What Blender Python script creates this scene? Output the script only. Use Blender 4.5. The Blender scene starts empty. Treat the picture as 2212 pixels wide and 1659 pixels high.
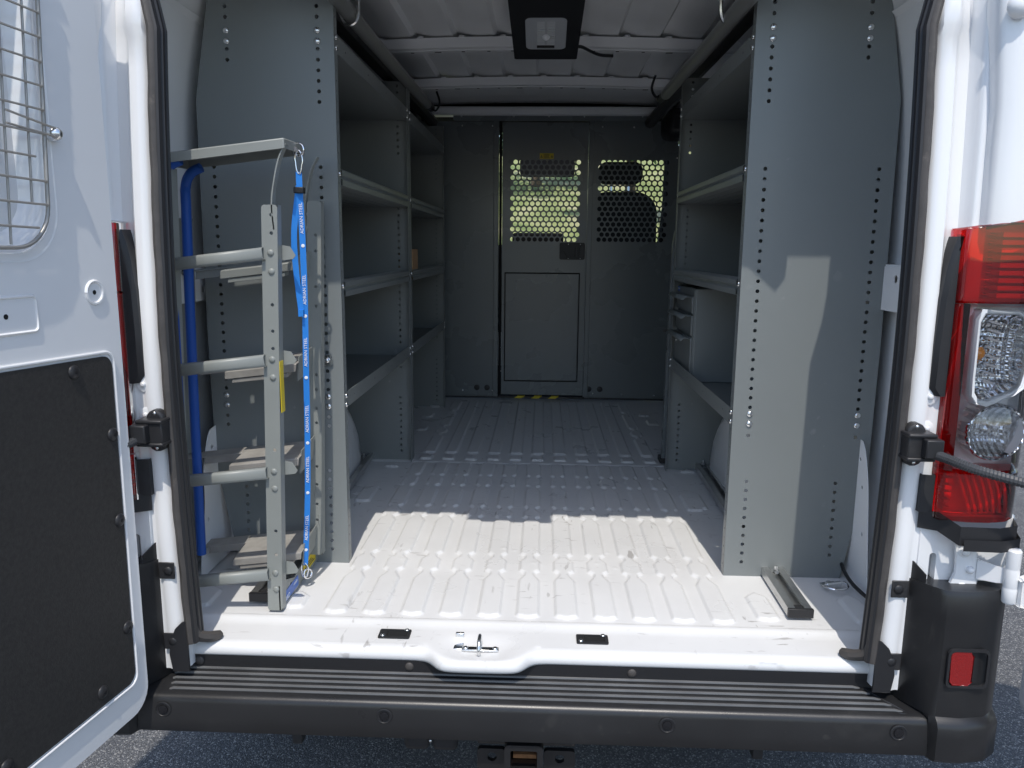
import bpy, bmesh, math, random
import numpy as np
from mathutils import Vector, Matrix
from mathutils.geometry import tessellate_polygon
random.seed(7); rng = np.random.default_rng(7)
sc = bpy.context.scene
C = sc.collection

# ------------------------------------------------------------------ camera, sky, sun, exposure
def look(yaw, pitch, roll):
    f = Vector((-math.sin(yaw)*math.cos(pitch), math.cos(yaw)*math.cos(pitch), math.sin(pitch)))
    r = Vector((math.cos(yaw), math.sin(yaw), 0)); u = r.cross(f)
    r2 = math.cos(roll)*r + math.sin(roll)*u; u2 = -math.sin(roll)*r + math.cos(roll)*u
    return Matrix((r2, u2, -f)).transposed().to_4x4()
cam = bpy.data.cameras.new('camera'); camo = bpy.data.objects.new('camera', cam); C.objects.link(camo)
camo.matrix_world = Matrix.Translation((0.0234, -1.536, 1.4306)) @ look(0.0381, -0.1742, 0.0092)
cam.sensor_fit = 'HORIZONTAL'; cam.sensor_width = 36; cam.lens = 36*1660/2212; cam.clip_start = .02; cam.clip_end = 500
sc.camera = camo
SUN = Vector((-0.06, 1.0, -1.876)).normalized()
world = bpy.data.worlds.new('World'); sc.world = world; world.use_nodes = True
wn = world.node_tree.nodes; wl = world.node_tree.links
sky = wn.new('ShaderNodeTexSky'); sky.sky_type = 'NISHITA'; sky.sun_disc = False
sky.sun_elevation = math.asin(-SUN.z); sky.sun_rotation = math.atan2(-SUN.x, -SUN.y)
sky.air_density = 1.0; sky.dust_density = 1.0; sky.ozone_density = 1.0
wl.new(sky.outputs['Color'], wn['Background'].inputs['Color'])
wn['Background'].inputs['Strength'].default_value = 0.15
sl = bpy.data.lights.new('sun', 'SUN'); sl.energy = 2.05; sl.angle = math.radians(.53); sl.color = (1, .95, .87)
so = bpy.data.objects.new('sun', sl); C.objects.link(so); so.rotation_euler = SUN.to_track_quat('-Z', 'Y').to_euler()
so.location = (1.5, -6, 12)
sc.view_settings.view_transform = 'Standard'; sc.view_settings.look = 'None'
sc.view_settings.exposure = 0.64; sc.view_settings.gamma = 1.0; sc.view_settings.use_curve_mapping = False
sc.cycles.max_bounces = 10; sc.cycles.diffuse_bounces = 7; sc.cycles.glossy_bounces = 4; sc.cycles.transparent_max_bounces = 24
sc.cycles.use_denoising = True; sc.cycles.sample_clamp_indirect = 6

# ------------------------------------------------------------------ materials
MATS = {}
def mat(name, col, rough=.5, metal=0., vary=0., vscale=6., bump=0., bscale=200., coat=0., rvary=0., spec=.5, dark=None, dmask=(.62, .7), dscale=14.):
    if name in MATS: return MATS[name]
    m = bpy.data.materials.new(name); m.use_nodes = True; n = m.node_tree.nodes; l = m.node_tree.links
    b = n['Principled BSDF']; b.inputs['Roughness'].default_value = rough; b.inputs['Metallic'].default_value = metal
    b.inputs['Base Color'].default_value = (*col, 1); b.inputs['Coat Weight'].default_value = coat
    b.inputs['Coat Roughness'].default_value = .06; b.inputs['Specular IOR Level'].default_value = spec
    tc = n.new('ShaderNodeTexCoord'); src = None
    if vary or rvary:
        t = n.new('ShaderNodeTexNoise'); t.inputs['Scale'].default_value = vscale; t.inputs['Detail'].default_value = 6
        l.new(tc.outputs['Object'], t.inputs['Vector'])
        if vary:
            r = n.new('ShaderNodeMapRange'); r.inputs['From Min'].default_value = .3; r.inputs['From Max'].default_value = .7
            r.inputs['To Min'].default_value = 1-vary; r.inputs['To Max'].default_value = 1+vary
            l.new(t.outputs['Fac'], r.inputs['Value'])
            x = n.new('ShaderNodeVectorMath'); x.operation = 'SCALE'; x.inputs[0].default_value = col
            l.new(r.outputs['Result'], x.inputs['Scale']); src = x.outputs['Vector']
        if rvary:
            r = n.new('ShaderNodeMapRange'); r.inputs['From Min'].default_value = .3; r.inputs['From Max'].default_value = .7
            r.inputs['To Min'].default_value = max(.02, rough-rvary); r.inputs['To Max'].default_value = rough+rvary
            l.new(t.outputs['Fac'], r.inputs['Value']); l.new(r.outputs['Result'], b.inputs['Roughness'])
    if dark:
        t = n.new('ShaderNodeTexNoise'); t.inputs['Scale'].default_value = dscale; t.inputs['Detail'].default_value = 9; t.inputs['Roughness'].default_value = .7
        l.new(tc.outputs['Object'], t.inputs['Vector'])
        r = n.new('ShaderNodeMapRange'); r.inputs['From Min'].default_value = dmask[0]; r.inputs['From Max'].default_value = dmask[1]
        l.new(t.outputs['Fac'], r.inputs['Value'])
        mx = n.new('ShaderNodeMix'); mx.data_type = 'RGBA'; l.new(r.outputs['Result'], mx.inputs['Factor'])
        if src: l.new(src, mx.inputs['A'])
        else: mx.inputs['A'].default_value = (*col, 1)
        mx.inputs['B'].default_value = (*dark, 1); src = mx.outputs['Result']
    if src: l.new(src, b.inputs['Base Color'])
    if bump:
        t = n.new('ShaderNodeTexNoise'); t.inputs['Scale'].default_value = bscale; t.inputs['Detail'].default_value = 3
        l.new(tc.outputs['Object'], t.inputs['Vector'])
        u = n.new('ShaderNodeBump'); u.inputs['Strength'].default_value = bump; u.inputs['Distance'].default_value = .002
        l.new(t.outputs['Fac'], u.inputs['Height']); l.new(u.outputs['Normal'], b.inputs['Normal'])
    MATS[name] = m; return m
def clear(name, col, gloss=.09):
    m = bpy.data.materials.new(name); m.use_nodes = True; n = m.node_tree.nodes; l = m.node_tree.links
    n.remove(n['Principled BSDF'])
    t = n.new('ShaderNodeBsdfTransparent'); t.inputs['Color'].default_value = (*col, 1)
    g = n.new('ShaderNodeBsdfGlossy'); g.inputs['Roughness'].default_value = .02
    x = n.new('ShaderNodeMixShader'); fr = n.new('ShaderNodeFresnel'); fr.inputs['IOR'].default_value = 1.45
    ad = n.new('ShaderNodeMath'); ad.operation = 'ADD'; ad.inputs[1].default_value = gloss-.04; ad.use_clamp = True
    l.new(fr.outputs['Fac'], ad.inputs[0]); l.new(ad.outputs[0], x.inputs['Fac'])
    l.new(t.outputs[0], x.inputs[1]); l.new(g.outputs[0], x.inputs[2]); l.new(x.outputs[0], n['Material Output'].inputs['Surface'])
    MATS[name] = m; return m
WHITE = mat('white_paint', (.80, .80, .80), .22, vary=.02, vscale=3, coat=.6)
WHITEIN = mat('white_primer', (.83, .835, .84), .33, vary=.03, vscale=4, coat=.15)
FLOORM = mat('floor_white', (.69, .69, .685), .34, vary=.035, vscale=5, rvary=.1, dark=(.5, .47, .43), dmask=(.69, .78), dscale=48)
def scuff(m, tint=(.16, .14, .12), thr=(.655, .70), sc_=(9, 46, 9), wide=3.0):
    n = m.node_tree.nodes; l = m.node_tree.links; b = n['Principled BSDF']; src = b.inputs['Base Color'].links[0].from_socket
    tc = n.new('ShaderNodeTexCoord'); outs = []
    for k, (sx, sy, rot) in enumerate(((sc_[0], sc_[1], .5), (sc_[1], sc_[0], .2), (sc_[0]*2, sc_[1]*1.7, 1.1))):
        mp = n.new('ShaderNodeMapping'); mp.inputs['Scale'].default_value = (sx, sy, sx); mp.inputs['Rotation'].default_value = (0, 0, rot); mp.inputs['Location'].default_value = (k*3.1, k*1.7, 0)
        t = n.new('ShaderNodeTexNoise'); t.inputs['Scale'].default_value = 1; t.inputs['Detail'].default_value = 4; l.new(tc.outputs['Object'], mp.inputs['Vector']); l.new(mp.outputs[0], t.inputs['Vector'])
        r = n.new('ShaderNodeMapRange'); r.inputs['From Min'].default_value = thr[0]; r.inputs['From Max'].default_value = thr[1]; l.new(t.outputs['Fac'], r.inputs['Value']); outs.append(r.outputs['Result'])
    mx = n.new('ShaderNodeMath'); mx.operation = 'MAXIMUM'; l.new(outs[0], mx.inputs[0]); l.new(outs[1], mx.inputs[1])
    m2 = n.new('ShaderNodeMath'); m2.operation = 'MAXIMUM'; l.new(mx.outputs[0], m2.inputs[0]); l.new(outs[2], m2.inputs[1])
    w = n.new('ShaderNodeTexNoise'); w.inputs['Scale'].default_value = wide; w.inputs['Detail'].default_value = 3; l.new(tc.outputs['Object'], w.inputs['Vector'])
    wr = n.new('ShaderNodeMapRange'); wr.inputs['From Min'].default_value = .47; wr.inputs['From Max'].default_value = .62; l.new(w.outputs['Fac'], wr.inputs['Value'])
    ml = n.new('ShaderNodeMath'); ml.operation = 'MULTIPLY'; l.new(m2.outputs[0], ml.inputs[0]); l.new(wr.outputs['Result'], ml.inputs[1])
    m3 = n.new('ShaderNodeMath'); m3.operation = 'MULTIPLY'; m3.inputs[1].default_value = .5; l.new(ml.outputs[0], m3.inputs[0])
    mix = n.new('ShaderNodeMix'); mix.data_type = 'RGBA'; l.new(m3.outputs[0], mix.inputs['Factor']); l.new(src, mix.inputs['A']); mix.inputs['B'].default_value = (*tint, 1); l.new(mix.outputs['Result'], b.inputs['Base Color'])
scuff(FLOORM)
STEEL = mat('grey_powder_steel', (.192, .208, .207), .33, vary=.025, vscale=2.5, rvary=.03, bump=.06, bscale=700)
STEELD = mat('dark_grey_steel', (.138, .156, .163), .28, vary=.03, vscale=2.5, rvary=.04, bump=.05, bscale=700)
LADDER = mat('grey_rack_steel', (.25, .262, .245), .42, vary=.04, vscale=9, bump=.05, bscale=600)
TREAD = mat('worn_tread_steel', (.30, .285, .26), .6, vary=.15, vscale=25, bump=.1, bscale=300)
ZINC = mat('zinc_bolt', (.72, .73, .73), .25, 1., vary=.08, vscale=60)
CHROME = mat('chrome', (.82, .82, .83), .1, 1.)
ALU = mat('raw_aluminium', (.62, .62, .61), .38, 1., vary=.1, vscale=20)
scuff(STEEL, (.30, .31, .30), (.70, .74), (7, 60, 7), 2.0)
BLACKP = mat('black_plastic', (.022, .022, .024), .42, vary=.15, vscale=9, bump=.12, bscale=900, spec=.4, dark=(.05, .047, .043), dmask=(.56, .78), dscale=9)
BUMPM = mat('black_bumper_plastic', (.017, .017, .018), .33, vary=.12, vscale=6, rvary=.06, bump=.1, bscale=900, dark=(.036, .036, .036), dmask=(.60, .84), dscale=6)
scuff(BUMPM, (.045, .043, .04), (.64, .72), (5, 40, 5), 2.5)
RIDGE = mat('sky_sheen_ridge_plastic', (.11, .11, .11), .3, vary=.2, vscale=12)  # lighter ridge colour stands in for sky reflected on the tread tops
RUBBER = mat('grey_rubber', (.062, .056, .052), .6, vary=.2, vscale=25, bump=.2, bscale=120, dark=(.15, .13, .11), dmask=(.6, .78), dscale=30)
RUBBERD = mat('black_rubber', (.016, .016, .018), .5)
BOARD = mat('black_hardboard', (.026, .024, .022), .72, vary=.25, vscale=130, bump=.5, bscale=300, dark=(.075, .055, .04), dmask=(.68, .8), dscale=5)
BLUE = mat('blue_foam', (.006, .07, .34), .55, bump=.35, bscale=260)
BLUES = mat('blue_strap', (.015, .21, .66), .65, bump=.3, bscale=500)
BLUEL = mat('blue_label', (.05, .16, .55), .4)
YELL = mat('yellow_label', (.68, .52, .02), .45)
TXT = mat('white_print', (.82, .84, .86), .6)
INK = mat('black_print', (.02, .02, .02), .6)
DARK = mat('dark_void', (.006, .006, .007), .9)
CARD = mat('cardboard', (.42, .25, .13), .85, vary=.06, vscale=20)
SEATM = mat('seat_cloth', (.016, .016, .018), .9, bump=.3, bscale=400)
RUST = mat('rusty_steel', (.36, .17, .07), .8, vary=.4, vscale=40)
REDB = mat('red_reflector', (.24, .008, .008), .22, coat=.6, bump=.5, bscale=260)
AMBER = mat('amber_bulb', (.85, .28, .02), .25, coat=.5)
SILVERP = mat('silver_plastic', (.78, .78, .78), .35, .2)
LENS = mat('frosted_lens', (.42, .44, .46), .3, coat=.3)
RED = clear('red_lens', (.95, .02, .02)); CLR = clear('clear_lens', (.96, .96, .96)); GLASS = clear('window_glass', (.90, .93, .91), .06)
def wave_metal():
    m = mat('ribbed_reflector', (.86, .86, .87), .14, 1.); n = m.node_tree.nodes; l = m.node_tree.links
    tc = n.new('ShaderNodeTexCoord'); w1 = n.new('ShaderNodeTexWave'); w1.inputs['Scale'].default_value = 26; w1.bands_direction = 'X'; w2 = n.new('ShaderNodeTexWave'); w2.inputs['Scale'].default_value = 17; w2.bands_direction = 'Z'
    l.new(tc.outputs['Object'], w1.inputs['Vector']); l.new(tc.outputs['Object'], w2.inputs['Vector']); v = n.new('ShaderNodeMath'); v.operation = 'ADD'; l.new(w1.outputs['Fac'], v.inputs[0]); l.new(w2.outputs['Fac'], v.inputs[1])
    u = n.new('ShaderNodeBump'); u.inputs['Strength'].default_value = .7; u.inputs['Distance'].default_value = .006
    l.new(v.outputs[0], u.inputs['Height']); l.new(u.outputs['Normal'], n['Principled BSDF'].inputs['Normal']); return m
REFL = wave_metal()
def asphalt():
    m = bpy.data.materials.new('asphalt'); m.use_nodes = True; n = m.node_tree.nodes; l = m.node_tree.links; b = n['Principled BSDF']
    tc = n.new('ShaderNodeTexCoord'); v = n.new('ShaderNodeTexVoronoi'); v.inputs['Scale'].default_value = 260
    v2 = n.new('ShaderNodeTexNoise'); v2.inputs['Scale'].default_value = 1.7; v2.inputs['Detail'].default_value = 5
    l.new(tc.outputs['Object'], v.inputs['Vector']); l.new(tc.outputs['Object'], v2.inputs['Vector'])
    sp = n.new('ShaderNodeSeparateColor'); l.new(v.outputs['Color'], sp.inputs['Color'])
    r = n.new('ShaderNodeValToRGB'); e = r.color_ramp.elements
    e[0].color = (.045, .045, .047, 1); e[1].position = .985; e[1].color = (.26, .25, .235, 1)
    k = r.color_ramp.elements.new(.62); k.color = (.07, .07, .074, 1)
    k = r.color_ramp.elements.new(.85); k.color = (.115, .113, .11, 1)
    l.new(sp.outputs['Red'], r.inputs['Fac'])
    mr = n.new('ShaderNodeMapRange'); mr.inputs['To Min'].default_value = 1.25; mr.inputs['To Max'].default_value = 1.9; l.new(v2.outputs['Fac'], mr.inputs['Value'])
    x = n.new('ShaderNodeVectorMath'); x.operation = 'SCALE'; l.new(r.outputs['Color'], x.inputs[0]); l.new(mr.outputs['Result'], x.inputs['Scale'])
    l.new(x.outputs['Vector'], b.inputs['Base Color']); b.inputs['Roughness'].default_value = .8
    u = n.new('ShaderNodeBump'); u.inputs['Strength'].default_value = .8; u.inputs['Distance'].default_value = .006
    l.new(v.outputs['Distance'], u.inputs['Height']); u.invert = True; l.new(u.outputs['Normal'], b.inputs['Normal']); return m
def grassmat():
    m = bpy.data.materials.new('dry_grass'); m.use_nodes = True; n = m.node_tree.nodes; l = m.node_tree.links; b = n['Principled BSDF']
    tc = n.new('ShaderNodeTexCoord'); t = n.new('ShaderNodeTexNoise'); t.inputs['Scale'].default_value = .55; t.inputs['Detail'].default_value = 10
    l.new(tc.outputs['Object'], t.inputs['Vector']); r = n.new('ShaderNodeValToRGB'); e = r.color_ramp.elements
    e[0].position = .3; e[0].color = (.17, .22, .07, 1); e[1].position = .7; e[1].color = (.46, .41, .25, 1)
    k = r.color_ramp.elements.new(.5); k.color = (.31, .33, .13, 1)
    l.new(t.outputs['Fac'], r.inputs['Fac']); l.new(r.outputs['Color'], b.inputs['Base Color']); b.inputs['Roughness'].default_value = .95; return m
def leafmat(nm, c1, c2):
    m = bpy.data.materials.new(nm); m.use_nodes = True; n = m.node_tree.nodes; l = m.node_tree.links; b = n['Principled BSDF']
    g = n.new('ShaderNodeNewGeometry'); r = n.new('ShaderNodeValToRGB'); e = r.color_ramp.elements
    e[0].color = (*c1, 1); e[1].color = (*c2, 1); l.new(g.outputs['Random Per Island'], r.inputs['Fac'])
    l.new(r.outputs['Color'], b.inputs['Base Color']); b.inputs['Roughness'].default_value = .6
    b.inputs['Transmission Weight'].default_value = 0; return m

# ------------------------------------------------------------------ mesh helpers
ORG = {}
def frame(o, ex, ey, n=None):
    ex, ey = Vector(ex), Vector(ey); n = Vector(n) if n is not None else ex.cross(ey)
    return Matrix(((ex.x, ey.x, n.x, o[0]), (ex.y, ey.y, n.y, o[1]), (ex.z, ey.z, n.z, o[2]), (0, 0, 0, 1)))
class MB:
    def __init__(s): s.v = []; s.f = []
    def add(s, v, f, M=None):
        b = len(s.v); s.v += [tuple(M @ Vector(p)) if M is not None else tuple(p) for p in v]; s.f += [tuple(i+b for i in q) for q in f]; return s
    def box(s, lo, hi, M=None):
        x0, y0, z0 = lo; x1, y1, z1 = hi
        return s.add([(x0, y0, z0), (x1, y0, z0), (x1, y1, z0), (x0, y1, z0), (x0, y0, z1), (x1, y0, z1), (x1, y1, z1), (x0, y1, z1)],
                     [(3, 2, 1, 0), (4, 5, 6, 7), (0, 1, 5, 4), (1, 2, 6, 5), (2, 3, 7, 6), (3, 0, 4, 7)], M)
    def tube(s, path, r, n=8, caps=True):
        P = [Vector(p) for p in path]; rr = r if hasattr(r, '__len__') else [r]*len(P); b = len(s.v); up = None
        for i, p in enumerate(P):
            t = (P[min(i+1, len(P)-1)]-P[max(i-1, 0)]).normalized()
            if up is None: up = t.orthogonal().normalized()
            up = (up - t*up.dot(t)).normalized(); sd = t.cross(up)
            for k in range(n):
                a = 2*math.pi*k/n; s.v.append(tuple(p + rr[i]*(math.cos(a)*up+math.sin(a)*sd)))
        for i in range(len(P)-1):
            for k in range(n): s.f.append((b+i*n+k, b+i*n+(k+1) % n, b+(i+1)*n+(k+1) % n, b+(i+1)*n+k))
        if caps: s.f.append(tuple(range(b+n-1, b-1, -1))); s.f.append(tuple(b+(len(P)-1)*n+k for k in range(n)))
        return s
    def lathe(s, prof, M, n=16):           # prof: (r, h) along local +Z
        b = len(s.v)
        for r, h in prof:
            for k in range(n): a = 2*math.pi*k/n; s.v.append(tuple(M @ Vector((r*math.cos(a), r*math.sin(a), h))))
        for i in range(len(prof)-1):
            for k in range(n): s.f.append((b+i*n+k, b+i*n+(k+1) % n, b+(i+1)*n+(k+1) % n, b+(i+1)*n+k))
        s.f.append(tuple(range(b+n-1, b-1, -1))); s.f.append(tuple(b+(len(prof)-1)*n+k for k in range(n))); return s
    def plate(s, outer, holes, t, M):      # sheet with real holes: local plane z 0..t
        loops = [outer]+list(holes); flat = [p for L in loops for p in L]; nn = len(flat)
        tri = tessellate_polygon([[Vector((p[0], p[1], 0)) for p in L] for L in loops])
        v = [(p[0], p[1], 0) for p in flat]+[(p[0], p[1], t) for p in flat]
        f = [tuple(q) for q in tri]+[tuple(i+nn for i in reversed(q)) for q in tri]; o = 0
        for L in loops:
            k = len(L); f += [(o+i, o+(i+1) % k, nn+o+(i+1) % k, nn+o+i) for i in range(k)]; o += k
        return s.add(v, f, M)
    def loft(s, secs, close=False):
        b = len(s.v); m = len(secs[0])
        for q in secs: s.v += [tuple(p) for p in q]
        for i in range(len(secs)-1):
            for k in range(m if close else m-1): s.f.append((b+i*m+k, b+i*m+(k+1) % m, b+(i+1)*m+(k+1) % m, b+(i+1)*m+k))
        return s
    def build(s, name, m, parent=None, bevel=0, smooth=35, solid=0, recalc=False):
        off = ORG[parent.name] if parent else Vector((0, 0, 0))
        me = bpy.data.meshes.new(name); me.from_pydata([(x-off.x, y-off.y, z-off.z) for x, y, z in s.v], [], s.f); me.update()
        if recalc:
            bm = bmesh.new(); bm.from_mesh(me); bmesh.ops.recalc_face_normals(bm, faces=bm.faces); bm.to_mesh(me); bm.free()
        me.shade_smooth(); me.set_sharp_from_angle(angle=math.radians(smooth)); me.materials.append(m)
        o = bpy.data.objects.new(name, me); C.objects.link(o); o.parent = parent; ORG[o.name] = off
        if solid: d = o.modifiers.new('thickness', 'SOLIDIFY'); d.thickness = solid; d.offset = 0
        if bevel: d = o.modifiers.new('bevel', 'BEVEL'); d.width = bevel; d.segments = 2; d.limit_method = 'ANGLE'; d.angle_limit = math.radians(40)
        return o
def tag(o, label, cat, group=None, kind=None):
    o['label'] = label; o['category'] = cat
    if group: o['group'] = group
    return o
def thing(name, loc, label, cat, group=None):
    o = bpy.data.objects.new(name, None); C.objects.link(o); o.location = loc; o.empty_display_size = .1
    ORG[o.name] = Vector(loc); return tag(o, label, cat, group)
def structure(o): o['kind'] = 'structure'; return o
def circ(cx, cy, r, n=10): return [(cx+r*math.cos(2*math.pi*k/n), cy+r*math.sin(2*math.pi*k/n)) for k in range(n)]
def rrect(x0, y0, x1, y1, r, n=5):
    o = []
    for cx, cy, a in ((x1-r, y0+r, -90), (x1-r, y1-r, 0), (x0+r, y1-r, 90), (x0+r, y0+r, 180)):
        o += [(cx+r*math.cos(math.radians(a+90*k/n)), cy+r*math.sin(math.radians(a+90*k/n))) for k in range(n+1)]
    return o
def bez(pts, n=6):     # Catmull-Rom through points
    P = [Vector(p) for p in pts]; o = []
    for i in range(len(P)-1):
        a, b, c, d = P[max(i-1, 0)], P[i], P[i+1], P[min(i+2, len(P)-1)]
        for k in range(n):
            t = k/n; o.append(.5*((2*b)+(c-a)*t+(2*a-5*b+4*c-d)*t*t+(3*b-a-3*c+d)*t**3))
    return o+[P[-1]]
_dome = {}
def dome(r, h, m, axis):
    k = (r, h, m.name, tuple(axis))
    if k not in _dome:
        z = Vector(axis); x = z.orthogonal().normalized(); b = MB().lathe([(r, 0), (r, h*.25), (r*.82, h*.7), (r*.4, h*.97), (r*.1, h)], frame((0, 0, 0), x, z.cross(x), z), 12)
        me = bpy.data.meshes.new('bolt'); me.from_pydata(b.v, [], b.f); me.shade_smooth(); me.set_sharp_from_angle(angle=math.radians(50)); me.materials.append(m); _dome[k] = me
    return _dome[k]
def bolt(p, parent, axis=(0, -1, 0), r=.0075, h=.005, m=None, name='bolt'):
    o = bpy.data.objects.new(name, dome(r, h, m or ZINC, axis)); C.objects.link(o); o.parent = parent
    o.location = Vector(p)-ORG[parent.name]; ORG[o.name] = ORG[parent.name]; return o
def text(s, size, m, parent, M, name='lettering', thick=.0003):
    cu = bpy.data.curves.new(name, 'FONT'); cu.body = s; cu.size = size; cu.align_x = 'CENTER'; cu.align_y = 'CENTER'; cu.extrude = thick; cu.resolution_u = 2
    t = bpy.data.objects.new(name, cu); C.objects.link(t); bpy.context.view_layer.update()
    me = bpy.data.meshes.new_from_object(t.evaluated_get(bpy.context.evaluated_depsgraph_get()))
    bpy.data.objects.remove(t); bpy.data.curves.remove(cu)
    me.transform(Matrix.Translation(-ORG[parent.name]) @ M); me.materials.clear(); me.materials.append(m)
    o = bpy.data.objects.new(name, me); C.objects.link(o); o.parent = parent; ORG[o.name] = ORG[parent.name]; return o

# ------------------------------------------------------------------ ground and surroundings
g = MB(); g.add([(-150, -150, 0), (150, -150, 0), (150, 150, 0), (-150, 150, 0)], [(0, 1, 2, 3)])
structure(g.build('asphalt_ground', asphalt()))
nx, ny = 61, 41; vv = []; ff = []
for j in range(ny):
    for i in range(nx):
        x = -60+120*i/(nx-1); y = 15+45*j/(ny-1); d = max(0, y-15.5)
        vv.append((x, y, -.05+min(d, 1.2)*.12+max(0, d-1)*.21*(1-math.exp(-d/8))+.14*math.sin(x*.7+y)+.12*math.sin(y*1.3-x*.4)))
for j in range(ny-1):
    for i in range(nx-1): a = j*nx+i; ff.append((a, a+1, a+nx+1, a+nx))
structure(MB().add(vv, ff).build('grass_bank', grassmat(), smooth=60))
LEAF = [leafmat('leaf_dark', (.02, .05, .012), (.06, .13, .03)), leafmat('leaf_bright', (.06, .12, .02), (.17, .24, .05))]
BARK = mat('bark', (.12, .085, .06), .95, vary=.3, vscale=12, bump=.6, bscale=30)
def tree(x, y, zb, h, rad, mi, label, n=4200):
    t = thing('tree', (x, y, zb), label, 'tree', 'trees on the grass bank')
    tr = MB().tube([(x, y, zb-.3), (x+.1, y, zb+h*.3), (x-.05, y+.1, zb+h*.6), (x, y, zb+h*.85)], [.24, .18, .12, .03], 8)
    lob = []
    for k in range(9):
        a = random.random()*6.28; r = rad*random.uniform(.3, .75); c = Vector((x+r*math.cos(a), y+r*math.sin(a), zb+h*random.uniform(.38, .9)))
        tr.tube([(x, y, zb+h*random.uniform(.25, .5)), tuple((Vector((x, y, zb+h*.5))+c)/2), tuple(c)], [.1, .06, .02], 6); lob.append((c, rad*random.uniform(.35, .6)))
    tr.build('trunk', BARK, t)
    V = []; F = []
    for k in range(n):
        c, r = random.choice(lob); d = Vector((random.gauss(0, 1), random.gauss(0, 1), random.gauss(0, 1))).normalized()*r*random.uniform(.45, 1.05)**.6
        p = c+d; a = Vector((random.gauss(0, 1), random.gauss(0, 1), random.gauss(0, .6))).normalized()*random.uniform(.1, .2); b = a.orthogonal().normalized()*random.uniform(.06, .12)
        i = len(V); V += [tuple(p-a), tuple(p+b), tuple(p+a), tuple(p-b)]; F.append((i, i+1, i+2, i+3))
    MB().add(V, F).build('crown', LEAF[mi], t)
tree(-2.6, 20, .9, 6.0, 2.3, 0, 'dark leafy tree low on the bank, seen beside the black mirror console')
tree(-6.5, 26, 2.1, 8, 3.4, 0, 'tall dark leafy tree further up the bank behind the cab')
tree(3.4, 30, 3.0, 7, 3.0, 1, 'pale green tree high on the bank straight ahead of the cab')
tree(7.6, 22, 1.3, 6.5, 2.8, 1, 'bright green tree beside the bank, seen past the passenger headrest')
tree(12.5, 27, 2.4, 8, 3.6, 1, 'broad bright tree at the far end of the bank')
tree(-.4, 38, 4.8, 8, 3.8, 0, 'rounded dark tree on the crest of the bank')

# ------------------------------------------------------------------ the van: shell, floor, roof, pillars
van = thing('cargo_van', (0, 1.5, 0), 'white cargo van seen into its open back with black step bumper', 'van')
def lean(z): return .085*max(0, (z-1.15)/.95)**1.5
def seal_x(z): return .738+.016*max(0, 1-((z-1.3)/.78)**2)+.30*lean(z)
# ribbed cargo floor: one pressed sheet, ribs raised in the mesh
X = np.linspace(-.935, .935, 561); Y = np.concatenate([np.linspace(.183, 1.6, 330), np.linspace(1.606, 2.97, 170)])
def prof(Yv, stops): return np.interp(Yv, [a for a, b in stops], [b for a, b in stops])
W, N_, O_ = .0265, .0125, -.02
near = [(.15, O_), (.190, O_), (.206, W), (.405, W), (.440, N_), (.456, N_), (.472, W), (.535, W), (.556, N_), (.574, N_), (.592, W), (.85, W), (.884, N_), (.890, N_), (.907, W), (.95, W), (.972, N_), (.990, N_), (1.008, W), (1.185, W), (1.215, N_), (1.230, N_), (1.248, W), (1.325, W), (1.347, N_), (1.360, N_), (1.378, W), (1.525, W), (1.542, O_), (3, O_)]
far = [(1.5, O_), (1.583, O_), (1.592, .025), (1.642, .025), (1.652, O_), (1.685, O_), (1.697, .025), (2.855, .025), (2.87, O_), (3, O_)]
fars = [(1.5, O_), (1.583, O_), (1.592, .025), (1.642, .025), (1.652, O_), (1.685, O_), (1.697, .025), (1.98, .025), (2.0, .008), (2.04, .008), (2.06, .025), (2.13, .025), (2.15, .008), (2.2, .008), (2.22, .025), (2.52, .025), (2.54, .008), (2.58, .008), (2.6, .025), (2.82, .025), (2.84, O_), (3, O_)]
Z = np.zeros((len(Y), len(X)))
def rib(xc, stops, h=.0068, e=.0065):
    w = prof(Y, stops)[:, None]; t = np.clip((w-np.abs(X[None, :]-xc))/e+.5, 0, 1); return h*t*t*(3-2*t)
for i in range(-5, 6): Z = np.maximum(Z, rib(.0945*i, near))
for i in range(-5, 6): Z = np.maximum(Z, rib(.015+.0945*i, fars if abs(i) == 5 else far))
for xc, y0, y1 in ((-.60, 1.03, 1.22), (.58, 1.02, 1.2), (.585, .215, .36), (-.585, .215, .30), (.82, .21, .36), (-.82, .21, .32), (.56, 1.0, 1.19), (-.58, 1.46, 1.5), (.62, 1.46, 1.5), (.80, 1.46, 1.5), (.58, 2.5, 2.56), (.60, 2.3, 2.42), (-.56, 2.1, 2.2), (-.57, 2.4, 2.5), (-.57, 2.65, 2.72)):
    Z = np.maximum(Z, rib(xc, [(y0-.05, O_), (y0-.004, O_), (y0+.008, .026), (y1-.02, .026), (y1, .006), (y1+.012, O_)]))
Z += .0022*(1/(1+np.exp(-(Y-1.549)/.003)))[:, None]
Z += -.0025*np.exp(-((Y-1.549)/.005)**2)[:, None]
Z += .0004*np.sin(X[None, :]*9+1)*np.sin(Y[:, None]*5)
for k in range(70):
    xc, yc = rng.uniform(-.7, .7), rng.choice([.52, .62, .98, 1.29, 1.10, 2.1]); Z += .0012*np.exp(-(((X[None, :]-xc)/.006)**2+((Y[:, None]-yc-rng.normal()*.005)/.006)**2))
gx, gy = np.meshgrid(X, Y); V = np.stack([gx, gy, .55+Z], -1).reshape(-1, 3); nX = len(X)
idx = (np.arange(len(Y)-1)[:, None]*nX+np.arange(nX-1)[None, :]).reshape(-1)
fl = MB(); fl.v = [tuple(map(float, p)) for p in V]; fl.f = [(int(a), int(a+1), int(a+nX+1), int(a+nX)) for a in idx]
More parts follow.
